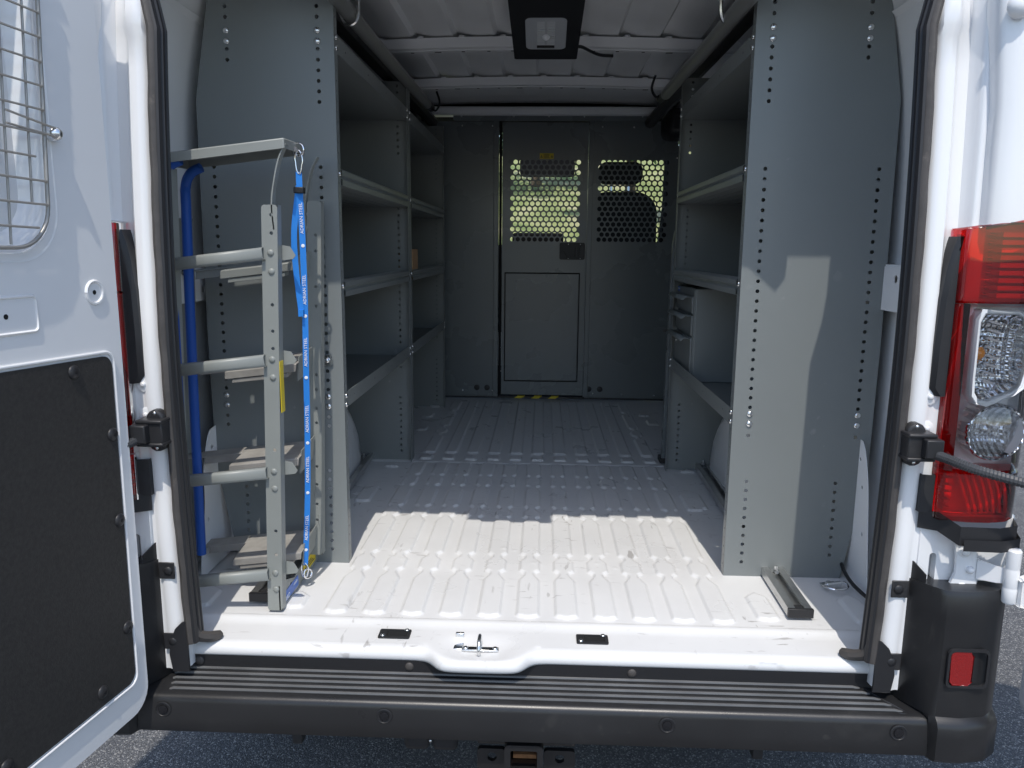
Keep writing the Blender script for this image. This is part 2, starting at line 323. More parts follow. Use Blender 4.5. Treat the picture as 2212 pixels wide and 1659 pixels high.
floor = fl.build('cargo_floor', FLOORM, van, smooth=60); floor['label'] = 'white cargo floor pressed with rows of bottle shaped ribs'
# sill with the bulge round the latch
def edge(x):
    a = 1/(1+math.exp(-(x+.205)/.009)); b = 1/(1+math.exp((x-.0)/.009)); return .043-.042*a*b
secs = []
for i in range(241):
    x = -.80+1.62*i/240; e = edge(x); bul = (.043-e)/.042
    rec = 0
    def q(y, z):
        d = math.exp(-((x+.105)/.075)**4)*math.exp(-((y-.055)/.042)**4); return (x, y, z-.010*d)
    secs.append([q(.186, .5495), q(.178, .553), q(.170, .5545), q(.160, .5525), q(.152, .549), q(.13, .5475), q(.11, .5475), q(.09, .547), q(.07+e*.2, .547), q(.055+e*.3, .5468), q(e+.026, .5465), q(e+.018, .546), q(e+.010, .5435), q(e+.004, .538), q(e+.001, .531), q(e, .523), q(e+.004, .517), q(e+.03, .512)])
sill = MB().loft(secs).build('rear_sill', FLOORM, van, smooth=70)
for x0, y0 in ((-.342, .086), (.114, .086)):      # latch keepers
    b = MB().plate(rrect(0, 0, .073, .04, .004, 2), [rrect(.018, .008, .066, .034, .003, 2)], .003, frame((x0, y0, .5478), (1, 0, 0), (0, 1, 0)))
    k = b.build('latch_keeper', BLACKP, van); MB().box((x0+.018, y0+.008, .5385), (x0+.066, y0+.034, .5488)).build('keeper_slot', DARK, k)
    bolt((x0+.010, y0+.010, .5508), k, (0, 0, 1), .0055, .003); bolt((x0+.062, y0+.0365, .5508), k, (0, 0, 1), .0055, .003)
st = MB().box((-.145, .054, .538), (-.062, .070, .5435)); st.box((-.165, .062, .5375), (-.143, .112, .541)).box((-.164, .104, .541), (-.144, .112, .556))
st.tube(bez([(-.105, .04, .541), (-.105, .034, .553), (-.105, .045, .568), (-.105, .07, .570), (-.105, .084, .555), (-.105, .083, .541)], 5), .0048, 8)
strk = st.build('door_striker', ZINC, van, bevel=.0015)
for x in (-.137, -.070): bolt((x, .062, .5435), strk, (0, 0, 1), .0065, .004)
# inner walls, outer skin, roof, header
def wall_prof(s): return [(s*.935, .54), (s*.935, 1.0), (s*.928, 1.5), (s*.905, 1.8), (s*.862, 2.0), (s*.80, 2.15), (s*.745, 2.225)]
def crown(x): return 2.232+.022*(1-(x/.8)**2)
for s, nm in ((-1, 'left'), (1, 'right')):
    w = MB().loft([[(x, y, z) for x, z in bez([(a, b, 0) for a, b in wall_prof(s)], 4) and [(p.x, p.y) for p in bez([(a, b, 0) for a, b in wall_prof(s)], 4)]] for y in (.10, .6, 1.5, 2.4, 2.98)])
    wl_ = w.build('side_wall', WHITEIN, van, smooth=60)
    b = MB().plate([(.12, 1.285), (2.9, 1.285), (2.9, 1.395), (.12, 1.395)], [circ(y, z, .010 if k % 3 else .014, 8) for k, (y, z) in enumerate([(.30+.11*i, 1.315+.05*(i % 2)) for i in range(22)])], .002, frame((s*.893, 0, 0), (0, 1, 0), (0, 0, 1), (s, 0, 0)))
    b.box((min(s*.895, s*.935), .12, 1.395), (max(s*.895, s*.935), 2.9, 1.40)); b.build('wall_beam', WHITEIN, wl_)
    # roof side rail end with an oval hole, close to the opening
    M = frame((s*.935, .20, 1.90), (-s*.62, 0, .785), (0, 1, 0), (s*.785, 0, .62))
    MB().plate(rrect(0, 0, .13, .40, .01, 2), [[(.065+.016*math.cos(a*.5236), .10+.04*math.sin(a*.5236)) for a in range(12)]], .004, M).build('roof_side_rail', WHITEIN, wl_)
    # wheel housing
    secs = []
    for k in range(15):
        a = math.pi*k/14; y = 1.02-.46*math.cos(a); z = .55+.36*math.sin(a)**.7
        secs.append([(s*.70, y, .545), (s*.705, y, max(.547, z-.06)), (s*.72, y, max(.548, z-.02)), (s*.75, y, max(.549, z)), (s*.94, y, max(.55, z+.01))])
    MB().loft(secs).build('wheel_housing', WHITEIN, wl_, smooth=60)
    # lower corner gusset beside the opening
    gp = bez([(.36, .555, 0), (.385, .70, 0), (.41, .83, 0), (.44, .91, 0), (.465, .94, 0)], 5)
    MB().plate([(p.x, p.y) for p in gp]+[(.52, .945), (.62, .8), (.62, .555)], [circ(.47, .89, .008, 4), circ(.445, .82, .006, 8), circ(.42, .70, .006, 8)], .002, frame((s*.872, 0, 0), (0, 1, 0), (0, 0, 1), (s, 0, 0))).build('corner_gusset', WHITEIN, wl_)
# roof sheet with corrugations
xs = [-.76]; T = .158; k = -5
while True:
    x = k*T-.02
    if x > .76: break
    for d in (0, .014, .079, .093):
        if -.76 < x+d < .76: xs.append(x+d)
    k += 1
xs.append(.76); ys = [.13, .86, .90, 1.55, 1.60, 2.24, 2.28, 2.52, 2.56, 2.72, 2.80, 2.88, 2.97]
def roofz(x, y):
    ph = ((x+.02) % T)/T; tri = 1 if .088 < ph < .5 else 0
    dep = .016 if y < 2.53 else 0
    z = crown(x)-dep*(0 if tri else 1); 
    return z-(0.0 if y < 2.5 else .02*(y-2.5)/.47)-(.014 if 2.70 < y < 2.79 else 0)
rf = MB(); rf.loft([[(x, y, roofz(x+1e-5, y)) for x in xs] for y in ys])
roof = rf.build('roof_sheet', WHITEIN, van, smooth=25); roof['label'] = 'white corrugated inner roof sheet'
def bow(yc, w=.055, h=.038, dz=0):
    secs = []
    for i in range(33):
        x = -.79+1.58*i/32; z = crown(x)-.022-dz
        secs.append([(x, yc-w*.5, z), (x, yc-w*.42, z-h*.93), (x, yc-w*.30, z-h), (x, yc-w*.05, z-h*.99), (x, yc, z-h*.80), (x, yc+w*.22, z-h*.80), (x, yc+w*.26, z-h*1.02), (x, yc+w*.8, z-h*1.05), (x, yc+w*.8, z)])
    b = MB().loft(secs).build('roof_bow', WHITEIN, roof, smooth=40)
    for i in range(15):
        x = -.70+.1*i; z = crown(x)-.022-dz-h*1.045
        MB().box((x-.013 if i % 3 == 0 else x-.006, yc+w*.40, z-.0012), (x+.013 if i % 3 == 0 else x+.006, yc+w*.56, z-.0004)).build('slot', DARK, roof)
for yc in (.90, 1.615, 2.315): bow(yc)
for k in range(12):                                  # spot-welded tabs over the bows
    for yc in (1.588, 2.288):
        x = -.80+k*T-.02+.045
        if abs(x) < .74: MB().lathe([(.016, 0), (.013, .006), (.005, .008)], frame((x, yc+.004, crown(x)-.023), (1, 0, 0), (0, 1, 0)), 8).build('weld_tab', WHITEIN, roof)
MB().box((-.80, 2.87, 2.155), (.80, 2.965, 2.20)).build('front_roof_rail', WHITEIN, van, bevel=.012)
# outer skin over everything
op = [(1.02, .46), (1.02, 1.2), (1.012, 1.6), (.975, 1.95), (.90, 2.2), (.78, 2.31), (.4, 2.345), (0, 2.352)]
pl = [(x, z) for x, z in op]+[(-x, z) for x, z in reversed(op[:-1])]
MB().loft([[(x, y, z) for x, z in pl] for y in (.11, 1.5, 2.96)]).build('outer_skin', WHITE, van, smooth=50)
MB().box((-1.0, .12, .44), (1.0, 2.96, .53)).build('underbody', BLACKP, van)
hp = [(-.97, 1.95), (-.84, 1.95), (-.83, 2.08), (-.80, 2.14), (-.70, 2.14), (-.655, 2.06), (-.60, 2.08), (-.52, 2.095), (.52, 2.115), (.575, 2.105), (.645, 2.045), (.668, 2.08), (.64, 2.135), (.81, 2.135), (.84, 2.10), (.85, 1.95), (.97, 1.95), (.90, 2.2), (.78, 2.31), (0, 2.348), (-.78, 2.31), (-.90, 2.2)]
hd = MB().plate(hp, [], .03, frame((0, .095, 0), (1, 0, 0), (0, 0, 1), (0, 1, 0))).build('roof_header', WHITE, van)
MB().box((-.165, .07, 2.02), (.115, .10, 2.12)).build('latch_block', BLACKP, hd, bevel=.01)
# rear pillars, seal, corner panels
zl = [.50, .56, .62, .70, .78, .86, .90, .97, 1.05, 1.12, 1.16, 1.2, 1.25, 1.35, 1.5, 1.65, 1.78, 1.84, 1.86, 1.90, 2.0, 2.1]
UP = [(.18, .15), (.05, .10), (.012, .05), (.014, .030), (.020, .016), (.034, .010), (.048, .010), (.056, .020), (.062, .023), (.080, .023), (.086, .018), (.090, .002), (.096, -.001), (.118, .0), (.122, .012), (.124, .05)]
LO = [(.18, .15), (.05, .10), (.012, .05), (.014, .030), (.020, .016), (.030, .010), (.046, .010), (.052, .014), (.058, .016), (.066, .016), (.072, .016), (.076, .017), (.080, .022), (.084, .030), (.090, .034), (.17, .04)]
for s in (-1, 1):
    secs = []
    for z in zl:
        t = min(1, max(0, (z-1.12)/.16)); t = t*t*(3-2*t); bx = seal_x(z)
        dp = .010 if 1.855 < z < 2.0 else 0
        dp -= .008*math.exp(-((z-.93)/.05)**2)
        secs.append([(s*(bx+a*t+c*(1-t)), b*t+d*(1-t)-(dp if 4 <= i <= 8 else 0)+lean(z)*(1 if i < 10 else .6), z) for i, ((a, b), (c, d)) in enumerate(zip(UP, LO))])
    P = MB().loft(secs).build('rear_pillar', WHITE, van, smooth=50)
    for z in (1.08, 1.145):
        bolt((s*(seal_x(z)+.050), .0125, z), P, (0, -1, 0), .017, .0025, WHITE, 'boss'); bolt((s*(seal_x(z)+.052), .0095, z), P, (0, -1, 0), .006, .004, SILVERP, 'stud')
    for i in range(6): bolt((s*(seal_x(1.5)+.108), .001, 1.5+.065*i), P, (0, -1, 0), .0045, .0012, WHITE, 'spot_weld')
    # corner body panel above the lamp
    cp = [(.862, .03), (.863, -.008), (.870, -.020), (.90, -.028), (.94, -.026), (.975, -.012), (1.0, .018), (1.014, .06), (1.02, .12)]
    MB().loft([[(s*(x if z < 1.7 else x-(z-1.7)*.07), y+(0 if z < 1.55 else (z-1.55)*.03), z+(0 if j else (x-.86)*.12)) for x, y in cp] for j, z in enumerate((1.482, 1.488, 1.55, 1.7, 1.85, 2.0))]).build('corner_panel', WHITE, van, smooth=50)
    bolt((s*.872, -.022, 1.868), P, (0, -1, 0), .022, .02, WHITE, 'door_buffer')
    # lower corner panel behind the hinge, with its slot
    MB().plate(rrect(.815, .46, .985, .90, .008, 2), [rrect(.838, .745, .852, .815, .0068, 4)], .02, frame((0, .012, 0), (s, 0, 0), (0, 0, 1), (0, 1, 0))).build('hinge_post', WHITE, van, bevel=.004)
    MB().box((min(s*.98, s*1.012), .02, .46), (max(s*.98, s*1.012), .12, .90)).build('corner_return', WHITE, van, bevel=.01)
    # weather seal of the opening: bulb plus dark lips
    pth = [(seal_x(z), z) for z in np.linspace(.565, 1.86, 60)]+[(.784, 1.95), (.797, 2.06), (.80, 2.12), (.79, 2.16), (.74, 2.18), (0.0, 2.185)]
    secs = []; lips = []
    for x, z in pth:
        c = Vector((s*x, .022+lean(z), z)); o = Vector((s, 0, 0)) if z < 2.07 else Vector((s*.6, 0, .8)) if z < 2.175 else Vector((0, 0, 1))
        wob = .0007*math.sin(z*31)+.0005*math.sin(z*67)
        secs.append([c+o*(a+wob)+Vector((0, b, 0)) for a, b in ((.012, .018), (.014, -.004), (.010, -.015), (.003, -.020), (-.005, -.017), (-.009, -.008), (-.009, .02))])
        lips.append([c+o*a+Vector((0, b, 0)) for a, b in ((-.006, -.016), (-.011, -.014), (-.014, -.006), (-.0115, .000), (-.015, .003), (-.0155, .010), (-.0125, .014), (-.0155, .018), (-.013, .026), (-.004, .028), (.01, .028))])
    sw = MB().loft(secs).build('door_seal', RUBBER, van, smooth=50); MB().loft(lips).build('seal_lip', RUBBERD, sw, smooth=25)
    MB().tube(bez([(s*.742, .02, .60), (s*.735, .028, .575), (s*.715, .05, .560), (s*.700, .075, .553)], 4), [.013]*9+[.013, .012, .011, .006], 8).build('seal_foot', RUBBER, sw)
    MB().plate([(.745, .50), (.782, .50), (.788, .54), (.783, .575), (.772, .60), (.757, .615), (.746, .62)], [], .004, frame((0, .004, 0), (s, 0, 0), (0, 0, 1), (0, 1, 0))).build('corner_rubber', RUBBERD, sw, bevel=.0015)
# tail lights
def tail(s):
    L = thing_part = MB().loft([[(s*x, y, z) for x, y in ((xi-.004, .06), (xi, .008), (xi+.008, .001), (.828, .0), (.836, .05))] for z, xi in ((1.148, .812), (1.165, .800), (1.25, .801), (1.34, .804), (1.40, .810), (1.435, .817), (1.462, .825))], False).build('tail_light', BLACKP, van)
    MB().loft([[(s*x, y, z) for x, y in ((.800, .06), (.804, .008), (.828, .002), (.836, .05))] for z in (.905, .985)]).build('lamp_bracket', BLACKP, L)
    def slab(z0, z1, m, nm, x0=.826, off=0, top=0):
        sec = [(x0, .03), (x0+.002, -.004), (x0+.012, -.018), (.885, -.030), (.925, -.032), (.960, -.024), (.988, .0), (1.004, .04), (1.014, .11)]
        zs = [z0, z0+.004, z1-.004, z1]
        b = MB()
        b.loft([[(s*x, y+off+(.008 if k in (0, 3) else 0), z+(top*(x-.83)*.17 if k > 1 else 0)) for x, y in sec] for k, z in enumerate(zs)])
        for zz, kk in ((z0, 0), (z1, 3)):
            b.v += [(s*1.0, .11, zz)]; n0 = len(b.v)-1
            b.f += [tuple([n0]+[kk*9+i for i in range(9)])]
        return b.build(nm, m, L, smooth=45)
    slab(1.335, 1.478, RED, 'red_lens', top=1); slab(1.002, 1.333, CLR, 'clear_lens', x0=.848); slab(.895, 1.0, RED, 'red_lens')
    # red strip along the inner edge
    MB().loft([[(s*x, y, z) for x, y in ((.826, .03), (.828, -.004), (.838, -.018), (.847, -.020), (.847, .03))] for z in (1.001, 1.334)]).build('red_lens', RED, L, smooth=45)
    # inside of the lamp: silver bowls, ribs, bulbs
    MB().plate([(.83, .90), (.985, .90), (1.0, .99), (1.0, 1.49), (.94, 1.485), (.83, 1.462)], [], .004, frame((0, .045, 0), (s, 0, 0), (0, 0, 1), (0, 1, 0))).build('reflector', SILVERP, L)
    for i in range(9):
        z = 1.345+.0145*i; MB().box((min(s*.905, s*.985), .0, z), (max(s*.905, s*.985), .045, z+.009)).build('rib', SILVERP, L)
        MB().box((min(s*.838, s*.905), .028, z+.004), (max(s*.838, s*.905), .045, z+.006)).build('rib', SILVERP, L)
        bolt((s*.872, .027, z+.005), L, (0, -1, 0), .0025, .004, CHROME, 'light_dot')
    for i in range(6): MB().box((min(s*.850, s*.864), .005, .910+.015*i), (max(s*.850, s*.864), .04, .9185+.015*i)).build('rib', SILVERP, L)
    for i in range(7): MB().tube(bez([(s*(.885+.014*i), .035, .99), (s*(.895+.014*i), .02, .95), (s*(.91+.012*i), .015, .905)], 4), .004, 6).build('rib', SILVERP, L)
    o = [(.869, 1.322), (.940, 1.322), (.957, 1.312), (.966, 1.285), (.970, 1.205), (.962, 1.172), (.945, 1.158), (.895, 1.137), (.874, 1.140), (.864, 1.155), (.862, 1.19), (.861, 1.305)]
    cx, cz = .915, 1.235; inn = [(cx+(x-cx)*.86, cz+(z-cz)*.915) for x, z in o]
    M = frame((0, -.026, 0), (s, 0, 0), (0, 0, 1), (0, 1, 0))
    bz = MB().plate(o, [inn], .03, M).build('bezel', SILVERP, L, bevel=.003)
    bw = MB(); rings = []
    for f_, d in ((1, -.012), (.93, .005), (.8, .018), (.6, .028), (.3, .034), (.05, .035)): rings.append([(s*(cx+(x-cx)*f_), d, cz+(z-cz)*f_) for x, z in inn])
    bw.loft(rings, True).build('turn_bowl', REFL, bz, smooth=60)
    MB().lathe([(.004, 0), (.013, .004), (.016, .016), (.010, .028), (.003, .032)], frame((s*.888, .03, 1.235), (1, 0, 0), (0, 0, -1), (0, -1, 0)), 12).build('amber_bulb', AMBER, bz)
    for i in range(9):
        z = 1.16+.017*i; MB().tube(bez([(s*.872, .0, z), (s*.90, .018, z+.004), (s*.93, .018, z-.004)], 4), .0045, 6).build('flute', CHROME, bz)
    Mr = frame((s*.921, .02, 1.082), (1, 0, 0), (0, 0, -1), (0, -1, 0))
    rb = MB().lathe([(.001, -.008), (.012, -.007), (.022, 0), (.036, .014), (.048, .032), (.052, .044), (.056, .046), (.058, .040), (.058, 0)], Mr, 32).build('reverse_bowl', REFL, L, smooth=60)
    MB().lathe([(.010, -.002), (.010, .016), (.004, .02)], Mr, 10).build('bulb', CHROME, rb)
    MB().lathe([(.0535, .040), (.052, .046), (.030, .052), (.001, .054)], Mr, 32).build('round_lens', CLR, rb, smooth=60)
    # black trim under the lamp
    tr = MB().loft([[(s*x, y, z+(.018 if i < 2 else 0)) for i, (x, y) in enumerate(((.806, .012), (.838, -.006), (.866, -.040), (.94, -.044), (.985, -.026), (1.008, .03), (1.014, .10)))] for z in (.852, .858, .885, .892)])
    tr.build('lamp_trim', BLACKP, L, smooth=40)
    MB().loft([[(s*x, y, z) for x, y in ((.872, -.046), (.945, -.050), (.990, -.032), (1.014, .03), (1.018, .10))] for z in (.843, .848, .862, .867)]).build('trim_step', BLACKP, L, smooth=40)
    return L
tail(1)['label'] = 'red and clear tail light beside the opening'; tail(-1)['label'] = 'red tail light half hidden behind the open door'
# bumper and step
bp_ = [(.068, .482), (.060, .487), (-.024, .4725), (-.033, .4705), (-.0385, .4675), (-.0425, .4620), (-.0445, .4545), (-.0480, .42), (-.0495, .396), (-.047, .389), (-.02, .386)]
bx = MB().loft([[(x*(1 if k not in (0, 6) else 1), y, z) for y, z in bp_] for k, x in enumerate((-.842, -.836, -.4, 0, .4, .855, .859))])
bx.box((-.84, -.01, .386), (.855, .066, .470)); bump = bx.build('step_bumper', BUMPM, van, smooth=40)
for i in range(5):
    y = .046-.0165*i; z = .4735+(y+.018)*.173+.0012
    MB().tube([(-.795+.004*i, y, z-.003), (-.788+.004*i, y, z), (.72+.016*i, y, z), (.735+.016*i, y, z-.004)], .0036, 8).build('tread_ridge', RIDGE, bump)
MB().tube(bez([(.735, .055, .484), (.765, .02, .479), (.805, -.022, .472), (.79, -.026, .471)], 5), .002, 6).build('tread_border', BUMPM, bump)
MB().box((-.845, .046, .484), (.845, .052, .522)).build('rubber_strip', RUBBERD, bump, bevel=.002)
for x in (-.741, -.262, .236, .787): bolt((x, .046, .503), bump, (0, -1, 0), .010, .004, RUBBER, 'strip_clip')
for x in (-.784, -.301, .302, .783):
    M = frame((x, -.0465, .440), (1, 0, 0), (0, 0, -1), (-.0, -1, .10))
    k = MB().lathe([(.0175, 0), (.0175, .002), (.0155, .0028), (.0145, .0015), (.0115, .0012), (.0115, .0005)], M, 24).build('parking_sensor', BLACKP, bump)
    MB().lathe([(.0105, .0), (.0100, .0035), (.006, .0042)], M, 18).build('sensor_face', mat('satin_black', (.012, .012, .014), .2), k)
for s in (-1, 1):
    zz = [.385, .392, .44, .462, .474, .482, .60, .70, .745, .757]
    secs = []
    for z in zz:
        fl_ = 1 if z < .47 else max(0, 1-(z-.47)/.012); fl_ = max(0, min(1, fl_)); o = .016*fl_
        e = .0 if .39 < z < .75 else .006
        secs.append([(s*(.795+.05*fl_), .035-.06*fl_, z), (s*(.806+.045*fl_), .010-.045*fl_, z), (s*.842, -.040+e-o*.3, z), (s*.852, -.050+e-o, z), (s*.90, -.054+e-o, z), (s*(.955), -.044+e-o, z), (s*(.985+o*.3), -.018+e-o, z), (s*(1.005+o*.3), .03, z), (s*1.016, .12, z)])
    cb = MB().loft(secs); n0 = (len(zz)-1)*9; cb.f.append(tuple(n0+i for i in range(9)))
    cb = cb.build('corner_bumper', BUMPM, van, smooth=40)
    MB().plate([(s*.795, .036, 0)[:2] and (0, .757), (.048, .757), (.048, .775), (.003, .805), (0, .80)], [], .003, frame((s*.797, .030, 0), (s*.55, -.835, 0), (0, 0, 1), (s*.835, .55, 0))).build('inner_flange', BUMPM, cb)
    for z in (.735, .57):
        MB().box((min(s*.765, s*.80), .006, z-.019), (max(s*.765, s*.80), .010, z+.019)).build('mounting_tab', BLACKP, cb, bevel=.002)
        bolt((s*.779, .006, z), cb, (0, -1, 0), .010, .004, RUBBERD, 'clip')
    rfx = MB().plate([(.870, .630), (.905, .630), (.912, .622), (.912, .566), (.905, .559), (.874, .559), (.868, .566), (.866, .622)], [], .012, frame((0, -.0575, 0), (s, 0, 0), (0, 0, 1), (0, 1, 0)))
    rfx.build('reflector', REDB, cb, bevel=.003)
    MB().plate(rrect(.861, .552, .945, .637, .012, 4), [rrect(.866, .557, .940, .632, .010, 4)], .006, frame((0, -.0585, 0), (s, 0, 0), (0, 0, 1), (0, 1, 0))).build('reflector_rim', BLACKP, cb)
# right door hinge, door checks
hg = MB().plate([(.880, .842), (.915, .845), (.925, .815), (.96, .795), (.965, .765), (.93, .765), (.925, .735), (.885, .725), (.872, .745), (.884, .78), (.884, .80)], [], .006, frame((0, -.0, 0), (1, 0, 0), (0, 0, 1), (0, -1, 0)))
hg.add([(.925, -.008, .812), (.955, -.03, .805), (.985, -.045, .80), (.985, -.045, .775), (.955, -.03, .77), (.925, -.008, .768), (.925, -.001, .812), (.955, -.02, .805), (.985, -.035, .80), (.985, -.035, .775), (.955, -.02, .77), (.925, -.001, .768)], [(0, 1, 4, 5), (1, 2, 3, 4), (6, 7, 10, 11), (7, 8, 9, 10), (0, 1, 7, 6), (1, 2, 8, 7), (5, 4, 10, 11), (4, 3, 9, 10)])
hinge = hg.build('door_hinge', WHITE, van, bevel=.002)
for x, z in ((.898, .828), (.900, .745)): bolt((x, -.006, z), hinge, (0, -1, 0), .014, .004, WHITE); bolt((x, -.010, z), hinge, (0, -1, 0), .009, .008, WHITE)
bolt((.912, -.006, .788), hinge, (0, -1, 0), .008, .010, WHITE)
MB().lathe([(.012, 0), (.014, .003), (.014, .03), (.0135, .032), (.0135, .034), (.014, .036), (.014, .07), (.0135, .072), (.0135, .074), (.014, .076), (.014, .11), (.011, .114)], frame((.975, -.042, .735), (1, 0, 0), (0, 1, 0)), 16).build('hinge_knuckle', WHITE, hinge)
MB().plate([(0, .735), (.05, .725), (.07, .745), (.07, .77), (.16, .76), (.16, .845), (.075, .835), (.06, .85), (.02, .852), (.02, .80), (0, .79)], [], .012, frame((.985, -.060, 0), (1, -.05, 0), (0, 0, 1), (.05, 1, 0))).build('hinge_arm', WHITE, hinge, bevel=.004)
for s in (-1, 1):
    c = MB().box((min(s*.752, s*.800), -.03, 1.028), (max(s*.752, s*.800), .014, 1.075)); c.box((min(s*.778, s*.812), -.05, 1.032), (max(s*.778, s*.812), .0, 1.070))
    c.lathe([(.020, 0), (.020, .020), (.016, .024)], frame((s*.776, .014, 1.075), (1, 0, 0), (0, 0, -1), (0, -1, 0)), 14).lathe([(.020, 0), (.020, .018), (.016, .022)], frame((s*.776, .014, 1.025), (1, 0, 0), (0, 0, -1), (0, -1, 0)), 14)
    c.box((min(s*.750, s*.806), -.034, 1.022), (max(s*.750, s*.806), .010, 1.030)).box((min(s*.750, s*.806), -.034, 1.070), (max(s*.750, s*.806), .010, 1.078))
    dc = c.build('door_check', BLACKP, van, bevel=.003)
    bolt((s*.776, -.008, 1.088), dc, (0, -1, 0), .004, .003); bolt((s*.776, -.008, 1.014), dc, (0, -1, 0), .004, .003)
    end = [(s*.80, -.04, 1.040), (s*.815, -.06, 1.036), (s*.86, -.085, 1.022), (s*.95, -.10, 1.0), (s*1.05, -.12, .972)] if s > 0 else [(-.798, -.04, 1.040), (-.810, -.055, 1.034), (-.826, -.066, 1.028), (-.848, -.072, 1.02)]
    hp_ = bez(end, 26 if s > 0 else 14); MB().tube(hp_, [.0085+.0018*(i % 2) if i > 3 else .011 for i in range(len(hp_))], 10).build('corrugated_boot', mat('grey_boot', (.055, .057, .062), .5), dc, smooth=20)
# open right door, swung wide beside the van
a = math.radians(-15); du = Vector((math.cos(a), math.sin(a), 0)); nn = Vector((-du.y, du.x, 0))
MB().plate(rrect(0, .47, .70, 2.08, .05, 4), [], .07, frame((1.03, -.03, 0), du, (0, 0, 1), -nn)).build('rear_door', WHITE, van, bevel=.015)['label'] = 'white rear door swung wide open'

# ------------------------------------------------------------------ open left door
a = math.radians(9); H = Vector((-.806, -.06, 0)); du = Vector((-math.sin(a), -math.cos(a), 0)); dn = Vector((math.cos(a), -math.sin(a), 0))
DM = lambda w=0: frame(H+dn*w, du, (0, 0, 1), -dn)
def dp(u, z, w=0): return tuple(H+du*u+dn*w+Vector((0, 0, z)))
win = [(.118+.06*max(0, 1.62-1.62), 1.95)]
outer = rrect(0, .462, .74, 2.07, .05, 6)
wino = rrect(.148, 1.415, .62, 1.96, .085, 8)
door = MB().plate(outer, [wino], .012, DM()).build('rear_door', WHITE, van, bevel=.0055); door['label'] = 'white rear door standing open with wire window grille and black lower board'
ring = []
for w, gsh in ((.0008, -.012), (-.002, -.004), (-.008, .004), (-.018, .012), (-.028, .018), (-.036, .024)):
    ring.append([dp(u, z, w) for u, z in rrect(.148+gsh*1.2, 1.415+gsh*1.2, .62-gsh, 1.96-gsh, .085-gsh*.5, 8)])
MB().loft(ring, True).build('window_recess', WHITE, door, smooth=60)
MB().plate(rrect(.15, 1.41, .63, 1.97, .08, 6), [], .004, DM(-.036)).build('blank_panel', WHITE, door)
MB().plate(rrect(.215, 1.475, .60, 1.93, .085, 8), [], .004, DM(-.0325)).build('pressed_panel', WHITE, door, bevel=.003)
MB().plate(rrect(-.004, .458, .75, 2.08, .05, 6), [], .05, DM(-.060)).build('outer_panel', WHITE, door, bevel=.012)
MB().loft([[dp(u, z, w) for u, z, w in [(q[0], q[1], -.012) for q in outer]], [dp(q[0], q[1], -.062) for q in outer]], True).build('door_edge', WHITE, door, smooth=60)
tp = rrect(.034, .540, .715, 1.220, .022, 6); tp = [(u+(.0 if z > 1 else (1-z)*.012), z+(u*.02 if z > 1 else 0)) for u, z in tp]
MB().plate(tp, [], .003, DM(.0035)).build('lower_board', BOARD, door, bevel=.001)
rim = [dp(.030+.002+u*.0+0, z) for u, z in ()]
rp = [dp(u+(.367-u)*-.02, z+(.88-z)*-.022, .002) for u, z in tp]; MB().tube(rp+[rp[0]], .0032, 8, False).build('board_rim', WHITE, door, smooth=60)
for u, z in ((.134, 1.203), (.049, 1.067), (.049, .892), (.051, .664), (.134, .570), (.36, 1.205), (.36, .57)): bolt(dp(u, z, .0036), door, tuple(dn), .0135, .006, BLACKP, 'board_clip'); bolt(dp(u, z, .0095), door, tuple(dn), .0035, .0008, DARK, 'clip_eye')
grw = MB(); sh = lambda u, z: (u+.02+(1.62-z)*.055, z)
fr = [sh(u, z) for u, z in rrect(.140, 1.425, .60, 1.95, .07, 8)]; fpts = [dp(u, z, .012) for u, z in fr]
grl = MB().tube(fpts+[fpts[0]], .0035, 8, False).build('window_grille', mat('grille_wire', (.33, .32, .30), .45, .5), door, smooth=60)
GW = MATS['grille_wire']
for i in range(14):
    z = 1.464+.0388*i; u0, u1 = (.143, .59) if 1.49 < z else (.165, .58)
    if i == 3: u0 = .165
    MB().tube([dp(*sh(u0, z-.006), .0155), dp(*sh(u1, z+.004), .0155)], .0021, 6).build('grille_wire', GW, grl)
MB().tube([dp(*sh(.112, 1.625), .0155), dp(*sh(.22, 1.640), .0155)], .0021, 6).build('grille_wire', GW, grl)
MB().tube([dp(*sh(.112, 1.612), .0155), dp(*sh(.22, 1.620), .0155)], .0021, 6).build('grille_wire', GW, grl)
for i in range(9):
    u = .171+.047*i; MB().tube([dp(*sh(u, 1.50 if i == 0 else 1.43), .0095), dp(*sh(u, 1.948), .0095)], .0021, 6).build('grille_wire', GW, grl)
bolt(dp(.134, 1.618, .0), door, tuple(dn), .0135, .022, ZINC, 'grille_knob')
bolt(dp(.061, 1.343, .0005), door, tuple(dn), .0045, .0008, DARK, 'hole'); bolt(dp(.264, 1.314, .0005), door, tuple(dn), .0045, .0008, DARK, 'hole')
cr_ = [dp(.061+.021*math.cos(t*.3927), 1.343+.021*math.sin(t*.3927), .0003) for t in range(17)]; MB().tube(cr_, .0035, 6, False).build('dimple_rim', WHITE, door, smooth=60)
cr_ = [dp(u, z, 0) for u, z in rrect(.20, 1.285, .33, 1.345, .008, 3)]; MB().tube(cr_+[cr_[0]], .003, 6, False).build('pressing', WHITE, door, smooth=60)
gk = [dp(u, z, -.048) for u, z in ((-.006, .56), (-.004, .50), (.012, .468), (.04, .450), (.10, .444), (.5, .444))]; MB().tube(bez(gk, 4), .011, 8).build('door_gasket', RUBBERD, door, smooth=60)
# left upper hinge
hl = MB().box((-.90, -.012, 1.86), (-.85, .01, 1.90)).lathe([(.013, 0), (.014, .004), (.014, .10), (.012, .104)], frame((-.955, -.05, 1.82), (1, 0, 0), (0, 1, 0)), 14).build('door_hinge', WHITE, van, bevel=.004)

